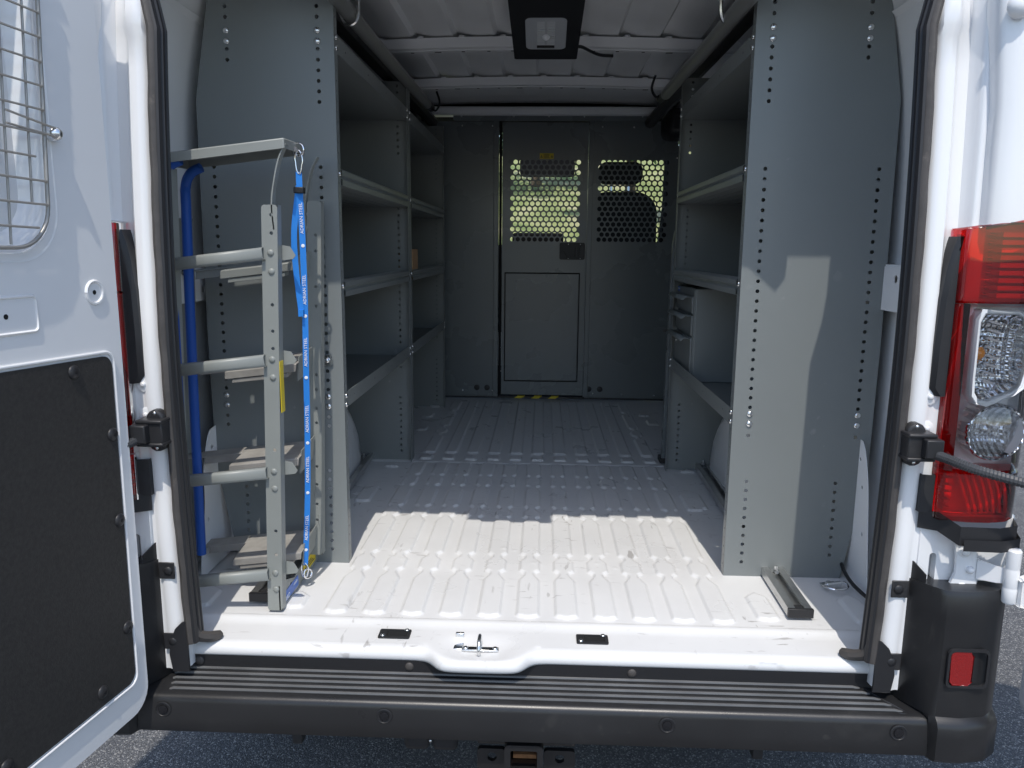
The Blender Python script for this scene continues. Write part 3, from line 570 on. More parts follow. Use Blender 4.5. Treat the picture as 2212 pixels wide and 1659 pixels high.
# ------------------------------------------------------------------ hitch, plug, hangers, cab, wheels
ht = MB().plate(rrect(-.042, .288, .042, .372, .010, 4), [rrect(-.029, .301, .029, .359, .004, 3)], .22, frame((-.001, -.035, 0), (1, 0, 0), (0, 0, 1), (0, 1, 0)))
hitch = ht.build('hitch_receiver', mat('black_enamel', (.014, .014, .015), .25, coat=.4), van, bevel=.003)
MB().plate(rrect(-.105, .27, -.043, .338, .008, 3), [circ(-.072, .318, .011, 10)], .012, frame((0, .0, 0), (1, 0, 0), (0, 0, 1), (0, 1, 0))).build('chain_plate', MATS['black_enamel'], hitch, bevel=.002)
MB().plate(rrect(.043, .27, .112, .338, .008, 3), [circ(.078, .318, .011, 10)], .012, frame((0, .0, 0), (1, 0, 0), (0, 0, 1), (0, 1, 0))).build('chain_plate', MATS['black_enamel'], hitch, bevel=.002)
MB().tube([(-.105, .03, .345), (.112, .03, .345)], .013, 10).build('cross_tube', MATS['black_enamel'], hitch)
MB().box((-.11, .05, .33), (.112, .06, .40)).build('mount_plate', MATS['black_enamel'], hitch, bevel=.002)
MB().box((-.026, .02, .302), (.027, .16, .312)).build('rusty_bar', RUST, hitch, bevel=.001)
pg = MB().box((-.272, .01, .318), (-.214, .06, .372)).box((-.208, .01, .318), (-.150, .06, .372)).box((-.285, .03, .33), (-.138, .055, .362)); plug = pg.build('trailer_plug', BLACKP, van, bevel=.014)
bolt((-.211, .012, .345), plug, (0, -1, 0), .004, .004)
for x in (-.53, .53):
    h_ = MB().box((x-.012, .06, .29), (x+.012, .09, .39)).build('bumper_hanger', BLACKP, van, bevel=.003)
    for d in (-1, 1): MB().lathe([(.011, 0), (.011, .010), (.007, .010), (.007, .018)], frame((x+d*.012, .075, .318), (0, 1, 0), (0, 0, 1), (d, 0, 0)), 6).build('hanger_nut', ZINC, h_)
BLK = mat('cab_black', (.006, .006, .007), .9, spec=.15)
cab = MB(); 
for s in (-1, 1):
    cab.add([(s*.96, 2.97, .5), (s*.99, 4.7, .5), (s*.99, 4.7, 1.36), (s*.97, 3.0, 1.42)], [(0, 1, 2, 3)])
    cab.add([(s*.96, 2.97, 1.3), (s*.96, 3.12, 1.3), (s*.88, 3.12, 2.22), (s*.88, 2.97, 2.22)], [(0, 1, 2, 3)])
cabin = cab.build('cab_body', BLK, van, solid=.03)
for s in (-1, 1): MB().tube([(s*.95, 4.62, 1.36), (s*.93, 4.25, 1.75), (s*.86, 3.75, 2.12), (s*.80, 3.5, 2.24)], [.05, .045, .045, .05], 8).build('windscreen_pillar', BLK, cabin)
MB().add([(-.98, 2.9, 2.16), (.98, 2.9, 2.16), (.90, 3.62, 2.17), (-.90, 3.62, 2.17), (-.9, 2.9, 2.30), (.9, 2.9, 2.30), (.8, 3.6, 2.24), (-.8, 3.6, 2.24)], [(0, 1, 2, 3), (4, 5, 6, 7), (2, 3, 7, 6), (0, 3, 7, 4), (1, 2, 6, 5)]).build('cab_roof', BLK, van)
MB().add([(-.93, 4.55, 1.42), (.93, 4.55, 1.42), (.82, 3.62, 2.17), (-.82, 3.62, 2.17)], [(0, 1, 2, 3)]).build('windscreen', GLASS, van)
for s in (-1, 1): MB().add([(s*.965, 3.12, 1.40), (s*.965, 4.5, 1.38), (s*.90, 3.75, 2.10), (s*.885, 3.12, 2.16)], [(0, 1, 2, 3)]).build('door_window', GLASS, van)
MB().add([(-.97, 4.05, 1.2), (.97, 4.05, 1.2), (.97, 4.15, 1.45), (.97, 4.6, 1.44), (-.97, 4.6, 1.44), (-.97, 4.15, 1.45), (-.97, 4.4, .8), (.97, 4.4, .8)], [(0, 1, 2, 5), (5, 2, 3, 4), (0, 1, 7, 6)]).build('dashboard', BLK, van, solid=.02)
MB().box((-.20, 4.10, 1.42), (.17, 4.22, 1.545)).build('dash_screen', BLK, van, bevel=.02)
MB().loft([[(x, y, z) for x in (-.98, -.6, 0, .6, .98)] for y, z in ((4.6, 1.40), (5.0, 1.25), (5.25, 1.0), (5.35, .7), (5.35, .35))]).build('bonnet', WHITE, van, solid=.02)
MB().plate(rrect(-.145, 1.93, .235, 2.055, .03, 4), [], .07, frame((0, 3.98, 0), (1, 0, 0), (0, 0, 1), (0, 1, 0))).build('mirror_console', BLK, van, bevel=.01)
for s in (-1, 1):
    for y in (1.02, 4.75):
        Mw = frame((s*.98, y, .345), (0, 1, 0), (0, 0, 1), (-s, 0, 0))
        w = MB().lathe([(.20, 0), (.30, -.005), (.335, .02), (.345, .06), (.345, .16), (.335, .20), (.28, .215), (.18, .21)], Mw, 28).build('wheel', RUBBERD, van)
        MB().lathe([(.02, .03), (.10, .02), (.17, .045), (.205, .02), (.21, .0)], Mw, 24).build('rim', ALU, w)
def seat(x, nm, lab):
    t = thing(nm, (x, 3.45, 1.0), lab, 'seat', 'cab seats')
    MB().plate(rrect(x-.235, 1.12, x+.215, 1.79, .13, 6), [], .14, frame((0, 3.38, 0), (1, 0, 0), (0, .06, 1), (0, 1, 0))).build('backrest', SEATM, t, bevel=.03)
    MB().plate(rrect(x-.155, 1.845, x+.125, 1.98, .05, 5), [], .09, frame((0, 3.42, 0), (1, 0, 0), (0, .06, 1), (0, 1, 0))).build('headrest', SEATM, t, bevel=.03)
    for d in (-.07, .04): MB().tube([(x+d, 3.56, 1.75), (x+d, 3.575, 1.87)], .007, 8).build('headrest_post', CHROME, t)
    MB().box((x-.24, 3.42, 1.0), (x+.22, 3.95, 1.16)).build('cushion', SEATM, t, bevel=.04)
    MB().box((x-.2, 3.45, .5), (x+.18, 3.9, 1.0)).build('pedestal', BLK, t)
seat(.525, 'cab_seat', 'black cloth passenger seat with headrest, seen through the right perforated window')
seat(-.56, 'cab_seat', 'black cloth driver seat hidden behind the solid bulkhead panel')
MB().box((-.98, 2.97, .42), (.98, 4.6, .5)).build('cab_floor', BLK, van)

# ------------------------------------------------------------------ bulkhead
bk = thing('bulkhead', (0, 2.95, .55), 'dark grey steel bulkhead with hinged door and two perforated windows', 'partition')
PM = lambda y: frame((0, y, 0), (1, 0, 0), (0, 0, 1), (0, 1, 0))
def perf(x0, z0, cols=12, rows=16, px=.0322, pz=.0285, r=.0128):
    return [circ(x0+px*(c+(.5 if rw % 2 == 0 else 0)), z0-pz*rw, r, 12) for rw in range(rows) for c in range(cols if True else cols)]
MB().plate([(-.93, .565), (-.243, .565), (-.243, 2.132), (-.70, 2.132), (-.93, 1.9)], [], .0015, PM(2.95)).build('side_panel', STEELD, bk)
MB().plate([(.298, .565), (.93, .565), (.93, 1.5), (.79, 1.93), (.745, 2.10), (.70, 2.134), (.298, 2.134)], perf(.340, 1.914), .0015, PM(2.95)).build('side_panel', STEELD, bk)['label'] = 'right panel with perforated window'
dr = MB().plate([(-.212, .580), (.270, .580), (.270, 2.126), (-.212, 2.126)], perf(-.154, 1.912), .0015, PM(2.938)).build('bulkhead_door', STEELD, bk)
# flanged posts either side of the door
for x0, x1, x2 in ((-.262, -.232, -.219), (.2715, .299, .31)):
    MB().box((x0, 2.942, .56), (x1, 2.958, 2.135)).build('door_post', STEELD, bk, bevel=.002)
MB().box((-.230, 2.945, .57), (-.215, 2.965, 2.13)).build('hinge_gap', DARK, bk)
for z in (1.83, 1.62, .86, .72): bolt((-.214, 2.936, z), dr, (0, -1, 0), .004, .004, ZINC, 'rivet')
MB().plate([(-.205, 1.275), (.262, 1.275), (.262, 1.345), (-.205, 1.345)], [], .0012, PM(2.9365)).build('stiffener', STEELD, dr)
MB().plate([(-.205, .60), (.262, .60), (.262, .655), (-.205, .655)], [], .0012, PM(2.9365)).build('stiffener', STEELD, dr)
MB().plate([(-.196, .660), (.238, .660), (.238, 1.297), (-.196, 1.297)], [[(-.190, .666), (.232, .666), (.232, 1.290), (-.190, 1.290)]], .004, PM(2.9345)).build('hatch_gap_line', DARK, dr)  # near-black frame drawn as the gap line around the raised hatch panel
MB().plate([(-.187, .669), (.229, .669), (.229, 1.287), (-.187, 1.287)], [], .0015, PM(2.931)).build('hatch_panel', STEELD, dr, bevel=.001)
lt = MB().plate(rrect(.118, 1.372, .262, 1.468, .01, 3), [], .006, PM(2.931)).build('door_latch', RUBBERD, dr, bevel=.002)
MB().plate([(.132, 1.438), (.15, 1.438), (.152, 1.425), (.20, 1.425), (.206, 1.40), (.196, 1.388), (.158, 1.388), (.152, 1.41), (.132, 1.415)], [], .004, PM(2.926)).build('latch_paddle', RUBBERD, lt, bevel=.001)
MB().box((.208, 2.924, 1.39), (.222, 2.932, 1.455)).box((.232, 2.922, 1.395), (.262, 2.932, 1.448)).build('latch_bolt', BLACKP, lt, bevel=.001)
for x, z in ((.168, 1.459), (.236, 1.459), (.168, 1.379), (.236, 1.379)): bolt((x, 2.931, z), lt, (0, -1, 0), .003, .002)
stk = MB().plate([(-.003, 1.929), (.075, 1.929), (.075, 1.960), (-.003, 1.960)], [], .001, PM(2.9365)).build('warning_sticker', YELL, dr)
for x in (.007, .065): MB().plate([(x-.007, 1.936), (x+.007, 1.936), (x, 1.950)], [circ(x, 1.940, .0025, 6)], .0006, PM(2.9357)).build('warning_triangle', INK, stk)
for i in range(5): MB().box((.018+.004*(i % 2), 2.9357, 1.933+.0052*i), (.054-.003*(i % 3), 2.9363, 1.9352+.0052*i)).build('print_line', INK, stk)
MB().box((-.225, 2.925, .5585), (.28, 2.945, .572)).build('threshold', BLACKP, bk, bevel=.002)
for x in (-.135, -.035, .065):
    MB().add([(x, 2.924, .560), (x+.045, 2.924, .560), (x+.065, 2.924, .574), (x+.02, 2.924, .574), (x+.02, 2.938, .5765), (x+.065, 2.938, .5765)], [(0, 1, 2, 3), (3, 2, 5, 4)]).build('hazard_stripe', YELL, bk)
MB().box((-.93, 2.94, .556), (.93, 2.951, .566)).build('floor_channel', BLACKP, bk)
MB().plate(rrect(-.485, 2.128, .635, 2.166, .008, 2), [], .003, PM(2.905)).build('top_strip', STEELD, bk)
for x in (-.44, -.15, .045, .24, .56): bolt((x, 2.905, 2.152), bk, (0, -1, 0), .006, .005)
for x, z in ((-.44, 2.108), (-.27, 2.108), (-.60, 2.105), (.345, 2.105), (.52, 2.103), (.69, 2.10), (.715, 2.045), (.765, 1.94), (-.44, .60), (-.265, .60), (.33, .59), (.50, .588), (.69, .585)): bolt((x, 2.949, z), bk, (0, -1, 0), .006, .005)
for x in (-.357, -.296, .306, .371): bolt((x, 2.9495, .617), bk, (0, -1, 0), .017, .003, RUBBERD, 'grommet')
for x in (-.07, .12): MB().lathe([(.006, 0), (.004, .004)], frame((x, 2.938, 2.10), (1, 0, 0), (0, 0, 1), (0, -1, 0)), 8).build('rivet', STEELD, dr)

# ------------------------------------------------------------------ shelving
def hole_rows(zs): return zs
def shelf_unit(s, xa, y0, y1, zs, label, first_full=True, depth=.365):
    t = thing('shelf_unit', (s*(xa+.18), (y0+y1)/2, .55), label, 'shelving', 'grey steel shelf units along the van walls')
    out = [(0, .547), (.315, .547), (.365, .83), (.368, 1.2), (.362, 1.80), (.315, 2.065), (0, 2.065)]
    for ep, y in enumerate((y0, y1)):
        hs = []
        def col(u, za, zb): 
            z = za
            while z > zb: hs.append(circ(u, z, .0052, 8)); z -= .02545
        b1 = 1.967; b2 = zs[3]+.035
        col(.042, 2.05, 1.78); col(.044, 1.634, .94); col(.047, .82, .57)
        col(.275, 2.05, 1.88); col(.325, 1.634, .94); col(.283, .82, .60)
        skip = [(u, z) for u in (.042, .044, .275, .325) for z in (b1, b1-.0255, b2, b2-.027)]
        hs = [h for h in hs if all(abs(h[0][0]-.0052-u) > .004 or abs(h[0][1]-z) > .014 for u, z in skip)]
        M = frame((s*xa, y, 0), (s, 0, 0), (0, 0, 1), (0, 1 if ep == 0 else -1, 0))
        p = MB().plate(out, hs, .0018, M).build('end_panel', STEEL, t)
        dy = 1 if ep == 0 else -1
        fh = [circ(.014, .58+.0254*i, .003, 6) for i in range(58)]
        MB().plate([(.0005, .549), (.030, .549), (.030, 2.064), (.0005, 2.064)], fh, .0018, frame((s*xa, y, 0), (0, dy, 0), (0, 0, 1), (s, 0, 0))).build('front_flange', STEEL, p)
        MB().box((min(s*(xa+.002), s*(xa+.312)), min(y, y+dy*.03), .547), (max(s*(xa+.002), s*(xa+.312)), max(y, y+dy*.03), .5495)).build('bottom_flange', STEEL, p)
        ax = (0, -dy, 0)
        for u, z in ((.042, b1), (.042, b1-.0255), (.275, b1), (.275, b1-.0255), (.044, b2), (.044, b2-.027), (.325, b2), (.325, b2-.027)):
            bolt((s*(xa+u), y-dy*.0002, z), p, ax, .0085, .005)
    bkp = MB().plate([(y0+.003, .85), (y1-.003, .85), (y1-.003, 1.79), (y0+.003, 1.79)], [], .0015, frame((s*(xa+.362), 0, 0), (0, 1, 0), (0, 0, 1), (s, 0, 0))).build('back_panel', STEEL, t)
    bolt((s*(xa+.3615), y0+.62*(y1-y0), 1.47), bkp, (-s, 0, 0), .008, .006)
    for k, z in enumerate(zs):
        lip = .044; w = depth if 0 < k else .315
        hh = [circ(y0+.12+.27*i, z+.022, .0035, 6) for i in range(int((y1-y0-.15)/.27)+1)]
        tr = MB().box((min(s*(xa+.004), s*(xa+w)), y0+.004, z), (max(s*(xa+.004), s*(xa+w)), y1-.004, z+.0025)).build('shelf_tray', STEEL, t)
        if k in (1, 2):      # rolled lips
            pr = [(.000, 0), (-.006, .001), (-.007, .016), (-.002, .020), (-.001, .024), (-.006, .028), (-.006, .040), (.004, .046), (.014, .046)]
            MB().loft([[(s*(xa+.003+a), y, z+b) for a, b in pr] for y in (y0+.033, y1-.033)]).build('shelf_lip', STEEL, tr, smooth=30)
            for y in (y0+.02, y1-.02): bolt((s*(xa-.0005), y, z+.030), tr, (-s, 0, 0), .007, .004)
            for i in range(9):
                xx = xa+.03+.038*i; MB().box((min(s*xx, s*(xx+.004)), y0+.02, z-.0015), (max(s*xx, s*(xx+.004)), y1-.02, z)).build('tray_bead', STEEL, tr)
        else:
            MB().plate([(y0+.031, z), (y1-.031, z), (y1-.031, z+lip), (y0+.031, z+lip)], hh, .0018, frame((s*(xa+.001), 0, 0), (0, 1, 0), (0, 0, 1), (s, 0, 0))).build('shelf_lip', STEEL, tr)
            for y in (y0+.02, y1-.02):
                for zz in (z+.010, z+.035): bolt((s*(xa-.0005), y, zz), tr, (-s, 0, 0), .007, .004)
        MB().box((min(s*(xa+w-.002), s*(xa+w)), y0+.004, z), (max(s*(xa+w-.002), s*(xa+w)), y1-.004, z+.04)).build('rear_lip', STEEL, tr)
    return t
LZ = (1.920, 1.590, 1.298, .994); RZ = (1.915, 1.605, 1.316, .971)
lu = shelf_unit(-1, .511, .50, 1.578, LZ, 'tall grey shelf unit on the left wall behind the ladder rack')
shelf_unit(-1, .511, 1.592, 2.68, LZ, 'grey shelf unit on the left wall next to the bulkhead, holding a cardboard box')
shelf_unit(1, .533, .478, 1.515, RZ, 'tall grey shelf unit on the right wall holding the drawer cabinet')
# zinc bracket that ties the rack to the left unit
br = MB().plate(rrect(-.593, 1.117, -.538, 1.144, .005, 3), [], .003, frame((0, .493, 0), (1, 0, 0), (0, 0, 1), (0, 1, 0))); br.box((-.595, .46, 1.118), (-.591, .497, 1.143))
cb_ = br.build('rack_bracket', ZINC, lu, bevel=.001); bolt((-.553, .493, 1.130), cb_, (0, -1, 0), .008, .008)
# drawer cabinet on the right shelf
dc = thing('drawer_cabinet', (.73, 1.32, .974), 'grey metal cabinet with three drawers standing on the right shelf', 'cabinet')
body = MB().box((.553, 1.145, .9745), (.885, 1.498, 1.300)).build('cabinet_body', STEEL, dc, bevel=.003)
MB().plate([(1.150, .980), (1.493, .980), (1.493, 1.296), (1.150, 1.296)], [[(1.165, .99), (1.485, .99), (1.485, 1.275), (1.165, 1.275)]], .004, frame((.549, 0, 0), (0, 1, 0), (0, 0, 1), (1, 0, 0))).build('face_frame', STEEL, body)
for z0, z1 in ((.994, 1.128), (1.136, 1.206), (1.214, 1.272)):
    d = MB().box((.545, 1.170, z0), (.553, 1.480, z1)).build('drawer', STEEL, dc, bevel=.002)
    MB().add([(.546, y, z1-.004) for y in (1.172, 1.478)]+[(.522, y, z1-.001) for y in (1.172, 1.478)]+[(.512, y, z1-.012) for y in (1.172, 1.478)], [(0, 1, 3, 2), (2, 3, 5, 4)]).build('drawer_handle', STEEL, d, solid=.003)
bolt((.5445, 1.455, 1.09), dc, (-1, 0, 0), .008, .004, name='drawer_lock')
sk = MB().box((.5478, 1.440, 1.278), (.5488, 1.478, 1.2955)).build('maker_sticker', BLUEL, dc); MB().box((.5470, 1.442, 1.2845), (.5477, 1.476, 1.2895)).build('print_line', TXT, sk)
# upright rail beside the right unit
ur = thing('upright_rail', (.56, 1.60, .552), 'tall dark grey steel channel standing in front of the right shelf unit end', 'rail')
rp_ = [(0, .0), (.042, .0), (.042, .03), (.034, .03), (.034, .006), (.008, .006), (.008, .03), (0, .03)]
def rl(z): 
    k = max(0, (z-1.45)/.12); return .528+.010*(z-.55)+.035*k*k
MB().loft([[(rl(z)+a*(1-.5*max(0, (z-1.45)/.12)), 1.575+b, z) for a, b in rp_] for z in (.556, .9, 1.2, 1.45, 1.50, 1.54, 1.57)], True).build('channel', STEELD, ur, smooth=30)
MB().box((.522, 1.57, .5585), (.585, 1.64, .58)).build('foot', BLACKP, ur, bevel=.003)
for z in (1.50, 1.46): bolt((rl(z)+.018, 1.575, z), ur, (0, -1, 0), .005, .003, RUBBERD, 'screw')
MB().box((.512, 1.572, 1.105), (.53, 1.578, 1.117)).build('hook', BLACKP, ur)
# cardboard box on the left shelf
cb = thing('cardboard_box', (-.555, 1.72, 1.301), 'small brown cardboard box on the third shelf next to the bulkhead', 'box')
MB().box((-.600, 1.66, 1.3012), (-.515, 1.80, 1.425)).build('carton', CARD, cb, bevel=.001)
MB().box((-.601, 1.659, 1.352), (-.514, 1.6598, 1.378)).build('tape', mat('packing_tape', (.5, .36, .2), .3), cb)

# ------------------------------------------------------------------ roof lamp, roof tubes, cables
lamp = thing('roof_lamp', (.01, 1.4, 2.16), 'black square ceiling lamp housing with frosted lens', 'lamp')
LM = frame((.022, 1.40, 2.105), (1, 0, 0), (0, -.968, .25), (0, .25, .968))
MB().plate([(-.112, .004), (-.106, 0), (.106, 0), (.112, .004), (.122, .40), (-.122, .40)], [rrect(-.069, .062, .069, .270, .02, 5)], .05, LM).build('housing', mat('lamp_black', (.010, .010, .011), .5), lamp, bevel=.003)
lens = MB().plate(rrect(-.069, .062, .069, .270, .02, 5), [], .02, LM @ Matrix.Translation((0, 0, .004))).build('lamp_lens', LENS, lamp)
for i in range(13):
    for d in (-1, 1):
        v = .098+.0112*i; MB().box((-.0305 if d < 0 else .004, v, .0015), (-.004 if d < 0 else .0305, v+.0075, .005), LM).build('lens_prism', mat('lens_prism', (.6, .62, .63), .18), lens)
MB().lathe([(.014, 0), (.013, .006), (.007, .012), (.001, .013)], LM @ frame((0, .150, .0035), (1, 0, 0), (0, -1, 0), (0, 0, -1)), 14).build('sensor_eye', TXT, lens)
MB().box((-.031, .078, .0), (.03, .089, .004), LM).build('lamp_switch', INK, lens)
MB().tube(bez([(.115, 1.38, 2.14), (.15, 1.45, 2.16), (.19, 1.54, 2.166), (.23, 1.585, 2.163), (.28, 1.60, 2.163)], 5), .006, 8).build('lamp_cable', RUBBERD, lamp)
for s in (-1, 1):
    y1 = 2.05 if s < 0 else 1.72; z0 = 2.045 if s < 0 else 2.025
    tb = MB().tube([(s*.505, .30, z0), (s*.505, 1.0, z0+.005), (s*.505, y1, z0+.02)], .021, 12).build('conduit_tube', mat('tube_steel', (.22, .225, .22), .35, .3), van)
    MB().tube([(s*.50, y1, z0+.02), (s*.50, y1+.10, z0+.02)], .017, 10).build('tube_end', BLACKP, tb)
    MB().tube(bez([(s*.50, .62, 2.2), (s*.478, .625, 2.09), (s*.482, .63, 2.03), (s*.51, .635, 2.018), (s*.53, .64, 2.05)], 5), .005, 6).build('tube_hook', ZINC, tb)
    MB().tube(bez([(s*.47, y1+.06, 2.13), (s*.455, y1+.05, 2.08), (s*.47, y1+.04, 2.045), (s*.49, y1+.04, 2.05)], 5), .005, 6).build('cable_tie', RUBBERD, tb)
    MB().tube([(s*.60, .2, 2.09), (s*.60, 2.9, 2.12)], .03, 8).build('roof_trim', BLACKP, tb)
    cbx = MB().box((min(s*.66, s*.90), 2.70, 2.02), (max(s*.66, s*.90), 2.93, 2.17)).build('belt_cover', BLACKP, van, bevel=.04)
MB().tube(bez([(.86, .52, .60), (.845, .44, .585), (.85, .36, .572), (.88, .25, .566), (.92, .16, .60)], 6), .005, 8).build('floor_cable', RUBBERD, van)
MB().tube(bez([(-.90, .44, .86), (-.875, .40, .80), (-.87, .38, .72), (-.89, .40, .66)], 6), .006, 8).build('wall_cable', RUBBERD, van)

# ------------------------------------------------------------------ floor tracks and tie-down rings
for x, y0, lab in ((.660, .225, 'aluminium floor track running out from under the right shelf unit'), (-.665, .235, 'aluminium floor track under the left shelf unit beside the ladder rack')):
    t = thing('floor_track', (x, y0, .556), lab, 'floor track', 'floor tracks under the shelving')
    sh_ = .016 if x > 0 else 0
    pr = [(-.029, 0), (.029, 0), (.029, .021), (.011, .021), (.011, .017), (.020, .017), (.020, .005), (-.020, .005), (-.020, .017), (-.011, .017), (-.011, .021), (-.029, .021)]
    MB().loft([[(x+a+(y-y0)*(.018 if x > 0 else -.03), y, .5575+b) for a, b in pr] for y in (y0+.006, 1.62)], True).build('channel', ALU, t, smooth=30)
    MB().box((x-.0305, y0-.004, .5575), (x+.0305, y0+.0055, .580)).build('end_cap', BLACKP, t, bevel=.001)
    MB().box((x-.010, y0+.0056, .563), (x+.010, y0+.03, .576)).build('stop_block', BLACKP, t)
    for y in (.44, 1.5): MB().lathe([(.009, 0), (.009, .008), (.005, .008), (.005, .02)], frame((x+(y-y0)*.018*(1 if x > 0 else -1.6), y, .578), (1, 0, 0), (0, 1, 0)), 6).build('track_bolt', ZINC, t)
def dring(x, y, rot, lab):
    t = thing('tie_down_ring', (x, y, .556), lab, 'tie-down', 'tie-down rings in the floor corners')
    R = Matrix.Translation((x, y, .557)) @ Matrix.Rotation(rot, 4, 'Z')
    MB().box((-.022, -.016, 0), (.022, .016, .004), R).tube([tuple(R @ Vector((-.022, -.012, .008))), tuple(R @ Vector((.022, -.012, .008)))], .008, 10).build('base', ZINC, t, bevel=.001)
    pts = [R @ Vector((.034*math.cos(k), -.016-.034*math.sin(k)*(1 if math.sin(k) > 0 else .12), .010)) for k in [i*6.2832/24 for i in range(25)]]
    MB().tube(pts, .0036, 8, False).build('ring', CHROME, t, smooth=60)
    bolt(tuple(R @ Vector((0, .006, .004))), t, (0, 0, 1), .009, .006)
dring(.800, .415, .3, 'steel tie-down ring on the floor right of the floor track')
dring(-.805, .475, 2.6, 'steel tie-down ring on the floor behind the ladder rack')

# ------------------------------------------------------------------ ladder rack
lad = thing('ladder_rack', (-.70, .30, .556), 'grey steel ladder rack frame with rungs standing inside the open left door', 'rack')
def railx(z): return -.615+(z-.55)*.030
def rail(xo, y, z0, z1, nm, holes, w=.036):
    b = MB().plate(rrect(-w/2, 0, w/2, z1-z0, .006, 2), [circ(.004, h-z0, .0042, 8) for h in holes if z0+.01 < h < z1-.01], .0028, frame((railx(z0)+xo, y, z0), (1, 0, 0), (.030, 0, 1), (0, 1, 0)))
    b.add([(w/2, .0028, 0), (w/2, .028, 0), (w/2, .028, z1-z0), (w/2, .0028, z1-z0), (w/2-.0028, .0028, 0), (w/2-.0028, .028, 0), (w/2-.0028, .028, z1-z0), (w/2-.0028, .0028, z1-z0)], [(0, 1, 2, 3), (7, 6, 5, 4), (1, 5, 6, 2), (3, 2, 6, 7), (0, 4, 5, 1)], frame((railx(z0)+xo, y, z0), (1, 0, 0), (0, 1, 0), (.030, 0, 1)))
    return b.build(nm, LADDER, lad, bevel=.0008)
nr = rail(0, .19, .557, 1.522, 'front_rail', [.70, .76, .96, 1.20, 1.24, 1.30, 1.46, 1.50])
rail(-.236, .19, .60, 1.60, 'front_rail', []); 
fr_ = rail(.028, .435, .60, 1.545, 'rear_rail', [.70, .745, .80, .85, .97, 1.01, 1.06, 1.1, 1.28, 1.33, 1.42, 1.46])
rail(-.315, .435, .60, 1.5, 'rear_rail', [])
for zr in (1.415, 1.173, .906, .652):
    xr = railx(zr)-.012; sl_ = .125
    M = frame((xr, .176, zr), (-1, 0, -sl_), (sl_, 0, -1), (0, -1, 0))
    pr = [(.013, .014), (.0128, .004), (.011, .0005), (.007, -.001), (-.007, -.001), (-.011, .0005), (-.0128, .004), (-.013, .014)]
    MB().loft([[tuple(M @ Vector((u, a, -b))) for a, b in pr] for u in (0, .225)]).build('rung', LADDER, lad, smooth=60, solid=.002)
    for d in (.012, -.030): bolt((railx(zr)+.002, .190, zr+d-.01), nr, (0, -1, 0), .0075, .004, LADDER, 'rivet')
    MB().plate([(0, -.016), (.030, -.012), (.036, -.004), (.024, .016), (0, .02)], [], .002, frame((railx(zr)+.012, .222, zr), (1, 0, 0), (0, 0, 1), (0, 1, 0))).build('rung_tab', LADDER, lad)
for zr in (1.395, 1.150, .912, .664):
    x1 = -.580+(zr-.6)*.012
    R = frame((x1, .298, zr), (-1, 0, -.125), (0, 1, .10), (.125, -.10, 1))
    tdm = MB().box((0, 0, -.003), (.178, .132, 0), R).box((0, -.003, -.020), (.178, .0, -.001), R).box((.178, .085, -.003), (.34, .132, 0), R).box((.178, .0885, -.022), (.28, .091, -.003), R).box((.02, -.0005, -.032), (.16, .03, -.022), R)
    tdm.build('tread', TREAD if zr < 1.2 else LADDER, lad, bevel=.0015)
    MB().box((.0, .02, -.05), (.003, .132, .012), R).build('tread_bracket', LADDER, lad)
tb = MB().add([(-.545, .185, 1.665), (-.545, .185, 1.643), (-.545, .335, 1.668), (-.545, .335, 1.646), (-.83, .185, 1.630), (-.83, .185, 1.608), (-.83, .335, 1.633), (-.83, .335, 1.611)], [(0, 1, 5, 4), (0, 4, 6, 2), (2, 6, 7, 3), (0, 2, 3, 1), (4, 5, 7, 6)]).build('top_plate', LADDER, lad, bevel=.003)
for y in (.20, .44):
    secs = []
    for p in bez([(-.546, 0, 1.652), (-.562, 0, 1.622), (-.5745, 0, 1.574), (-.582, 0, 1.524), (-.579, 0, 1.468)], 5):
        secs.append([(p.x, y-.010, p.z), (p.x, y+.010, p.z), (p.x+.003, y+.010, p.z), (p.x+.003, y-.010, p.z)])
    MB().loft(secs, True).build('curved_strap', LADDER, lad, smooth=40)
    for z in (1.512, 1.480): bolt((-.577, y, z), lad, (1, 0, 0), .007, .004, LADDER, 'rivet')
bpz = MB().plate([(.19, .557), (.50, .557), (.512, .575), (.512, .655), (.500, .672), (.468, .640), (.42, .612), (.33, .600), (.30, .594), (.24, .615), (.20, .628), (.19, .62)], [circ(.27, .590, .005, 8)], .003, frame((-.601, 0, 0), (0, 1, 0), (0, 0, 1), (-1, 0, 0))).build('base_plate', LADDER, lad, bevel=.001)
TM = lambda y, z: frame((-.5995, y, z), (0, 1, 0), (0, 0, 1), (1, 0, 0))
lb = MB().plate(rrect(.206, .563, .325, .590, .003, 2), [], .0006, frame((-.6005, 0, 0), (0, 1, 0), (0, 0, 1), (1, 0, 0))).build('blue_label', BLUEL, bpz)
text('LOAD', .018, TXT, lb, TM(.232, .570), 'lettering'); text('LADDER', .008, TXT, lb, TM(.30, .580), 'lettering')
ly = MB().plate(rrect(.37, .568, .478, .600, .002, 2), [], .0006, frame((-.6005, 0, 0), (0, 1, 0), (0, 0, 1), (1, 0, 0))).build('yellow_label', YELL, bpz)
for i in range(3): MB().box((-.5998, .385, .575+.006*i), (-.5994, .465-.012*i, .5775+.006*i)).build('print_line', INK, ly)
for y, z in ((.503, .645), (.503, .600), (.205, .61), (.205, .568)): bolt((-.601, y, z), bpz, (1, 0, 0), .007, .004, LADDER, 'rivet')
MB().box((-.578, .19, 1.05), (-.5765, .213, 1.17), Matrix.Translation((-.0005, 0, 0))).build('rail_label', YELL, lad)
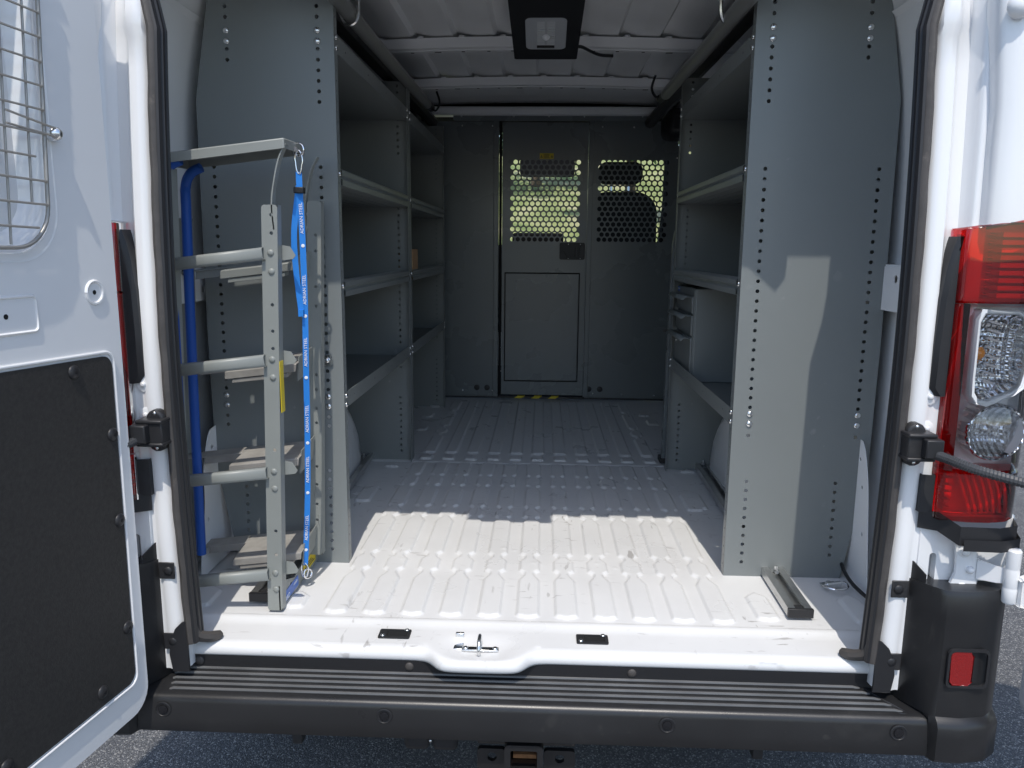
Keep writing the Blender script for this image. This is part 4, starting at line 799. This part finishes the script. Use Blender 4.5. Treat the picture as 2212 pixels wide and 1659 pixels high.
for pts in ([(-.782, .30, 1.612), (-.808, .30, 1.598), (-.822, .30, 1.568), (-.820, .29, 1.50), (-.829, .29, 1.129), (-.836, .29, .655)], [(-.785, .20, 1.618), (-.812, .20, 1.602), (-.822, .20, 1.56), (-.822, .20, 1.3), (-.83, .20, .7)]):
    MB().tube(bez(pts, 8), .0115, 12).build('blue_pad', BLUE, lad, smooth=60)

# ------------------------------------------------------------------ lanyard clipped to the rack
ln = thing('lanyard', (-.583, .33, .60), 'bright blue webbing strap with printed lettering clipped to the ladder rack', 'strap')
def ring(c, r, t, nrm, nm, m=CHROME):
    z = Vector(nrm).normalized(); x = z.orthogonal().normalized(); y = z.cross(x)
    pts = [Vector(c)+r*(math.cos(k)*x+math.sin(k)*y) for k in [i*6.2832/20 for i in range(21)]]; return MB().tube(pts, t, 8, False).build(nm, m, ln, smooth=60)
ring((-.540, .27, 1.650), .0135, .003, (.3, 1, 0), 'eye_ring')
MB().tube([(-.556, .25, 1.652), (-.542, .262, 1.650)], .006, 8).build('eye_bolt', ZINC, ln)
def clip(c, h, w): 
    p = [Vector(c)+Vector((w*math.sin(k)*(1.0 if math.cos(k) < 0 else .8), 0, -h/2*math.cos(k))) for k in [i*6.2832/24 for i in range(25)]]; return MB().tube(p, .0022, 8, False).build('snap_hook', CHROME, ln, smooth=60)
clip((-.540, .268, 1.622), .052, .009)
def ribbon(pts, w, nm, tw=0):
    P = bez(pts, 5); secs = []
    for i, p in enumerate(P):
        a = .35+tw*math.sin(i*.5); d = Vector((math.cos(a), math.sin(a), 0))*w/2; n = Vector((-d.y, d.x, 0)).normalized()*.0006
        secs.append([p-d-n, p+d-n, p+d+n, p-d+n])
    return MB().loft(secs, True).build(nm, BLUES, ln, smooth=60)
MAIN = [(-.541, .268, 1.60), (-.540, .268, 1.55), (-.5385, .27, 1.45), (-.540, .275, 1.30), (-.5445, .28, 1.15), (-.552, .295, .98), (-.562, .31, .82), (-.573, .322, .70), (-.582, .33, .615)]
rbn = ribbon(MAIN, .0138, 'webbing', .08)
ribbon([(-.541, .266, 1.57), (-.551, .262, 1.50), (-.556, .262, 1.44), (-.5535, .264, 1.36), (-.547, .268, 1.28)], .0135, 'webbing_loop', .3)
MB().box((-.552, .258, 1.552), (-.529, .278, 1.566)).build('slide_buckle', BLACKP, ln, bevel=.002)
MB().box((-.5525, .261, 1.268), (-.541, .272, 1.284)).build('stitched_end', BLUES, ln)
Pm = bez(MAIN, 5)
for k in range(6):
    z = 1.49-.155*k; i = min(range(len(Pm)), key=lambda q: abs(Pm[q].z-z)); p = Pm[i]; d = (Pm[min(i+1, len(Pm)-1)]-Pm[i-1]).normalized()
    ex = Vector((-d.x, -d.y, -d.z)); wx = Vector((math.cos(.35), math.sin(.35), 0)); n = ex.cross(-wx).normalized()
    if n.y > 0: n = -n
    ey = n.cross(ex)
    text('ADRIAN STEEL', .0108, TXT, rbn, frame(p+n*.0016, ex, ey, n), 'lettering'); bolt(tuple(p-ex*.063+n*.001), rbn, tuple(n.to_tuple(3)), .0042, .0006, TXT, 'print_dot')
ring((-.578, .335, .590), .012, .003, (.8, -.6, .2), 'eye_ring'); clip((-.584, .330, .600), .04, .010)
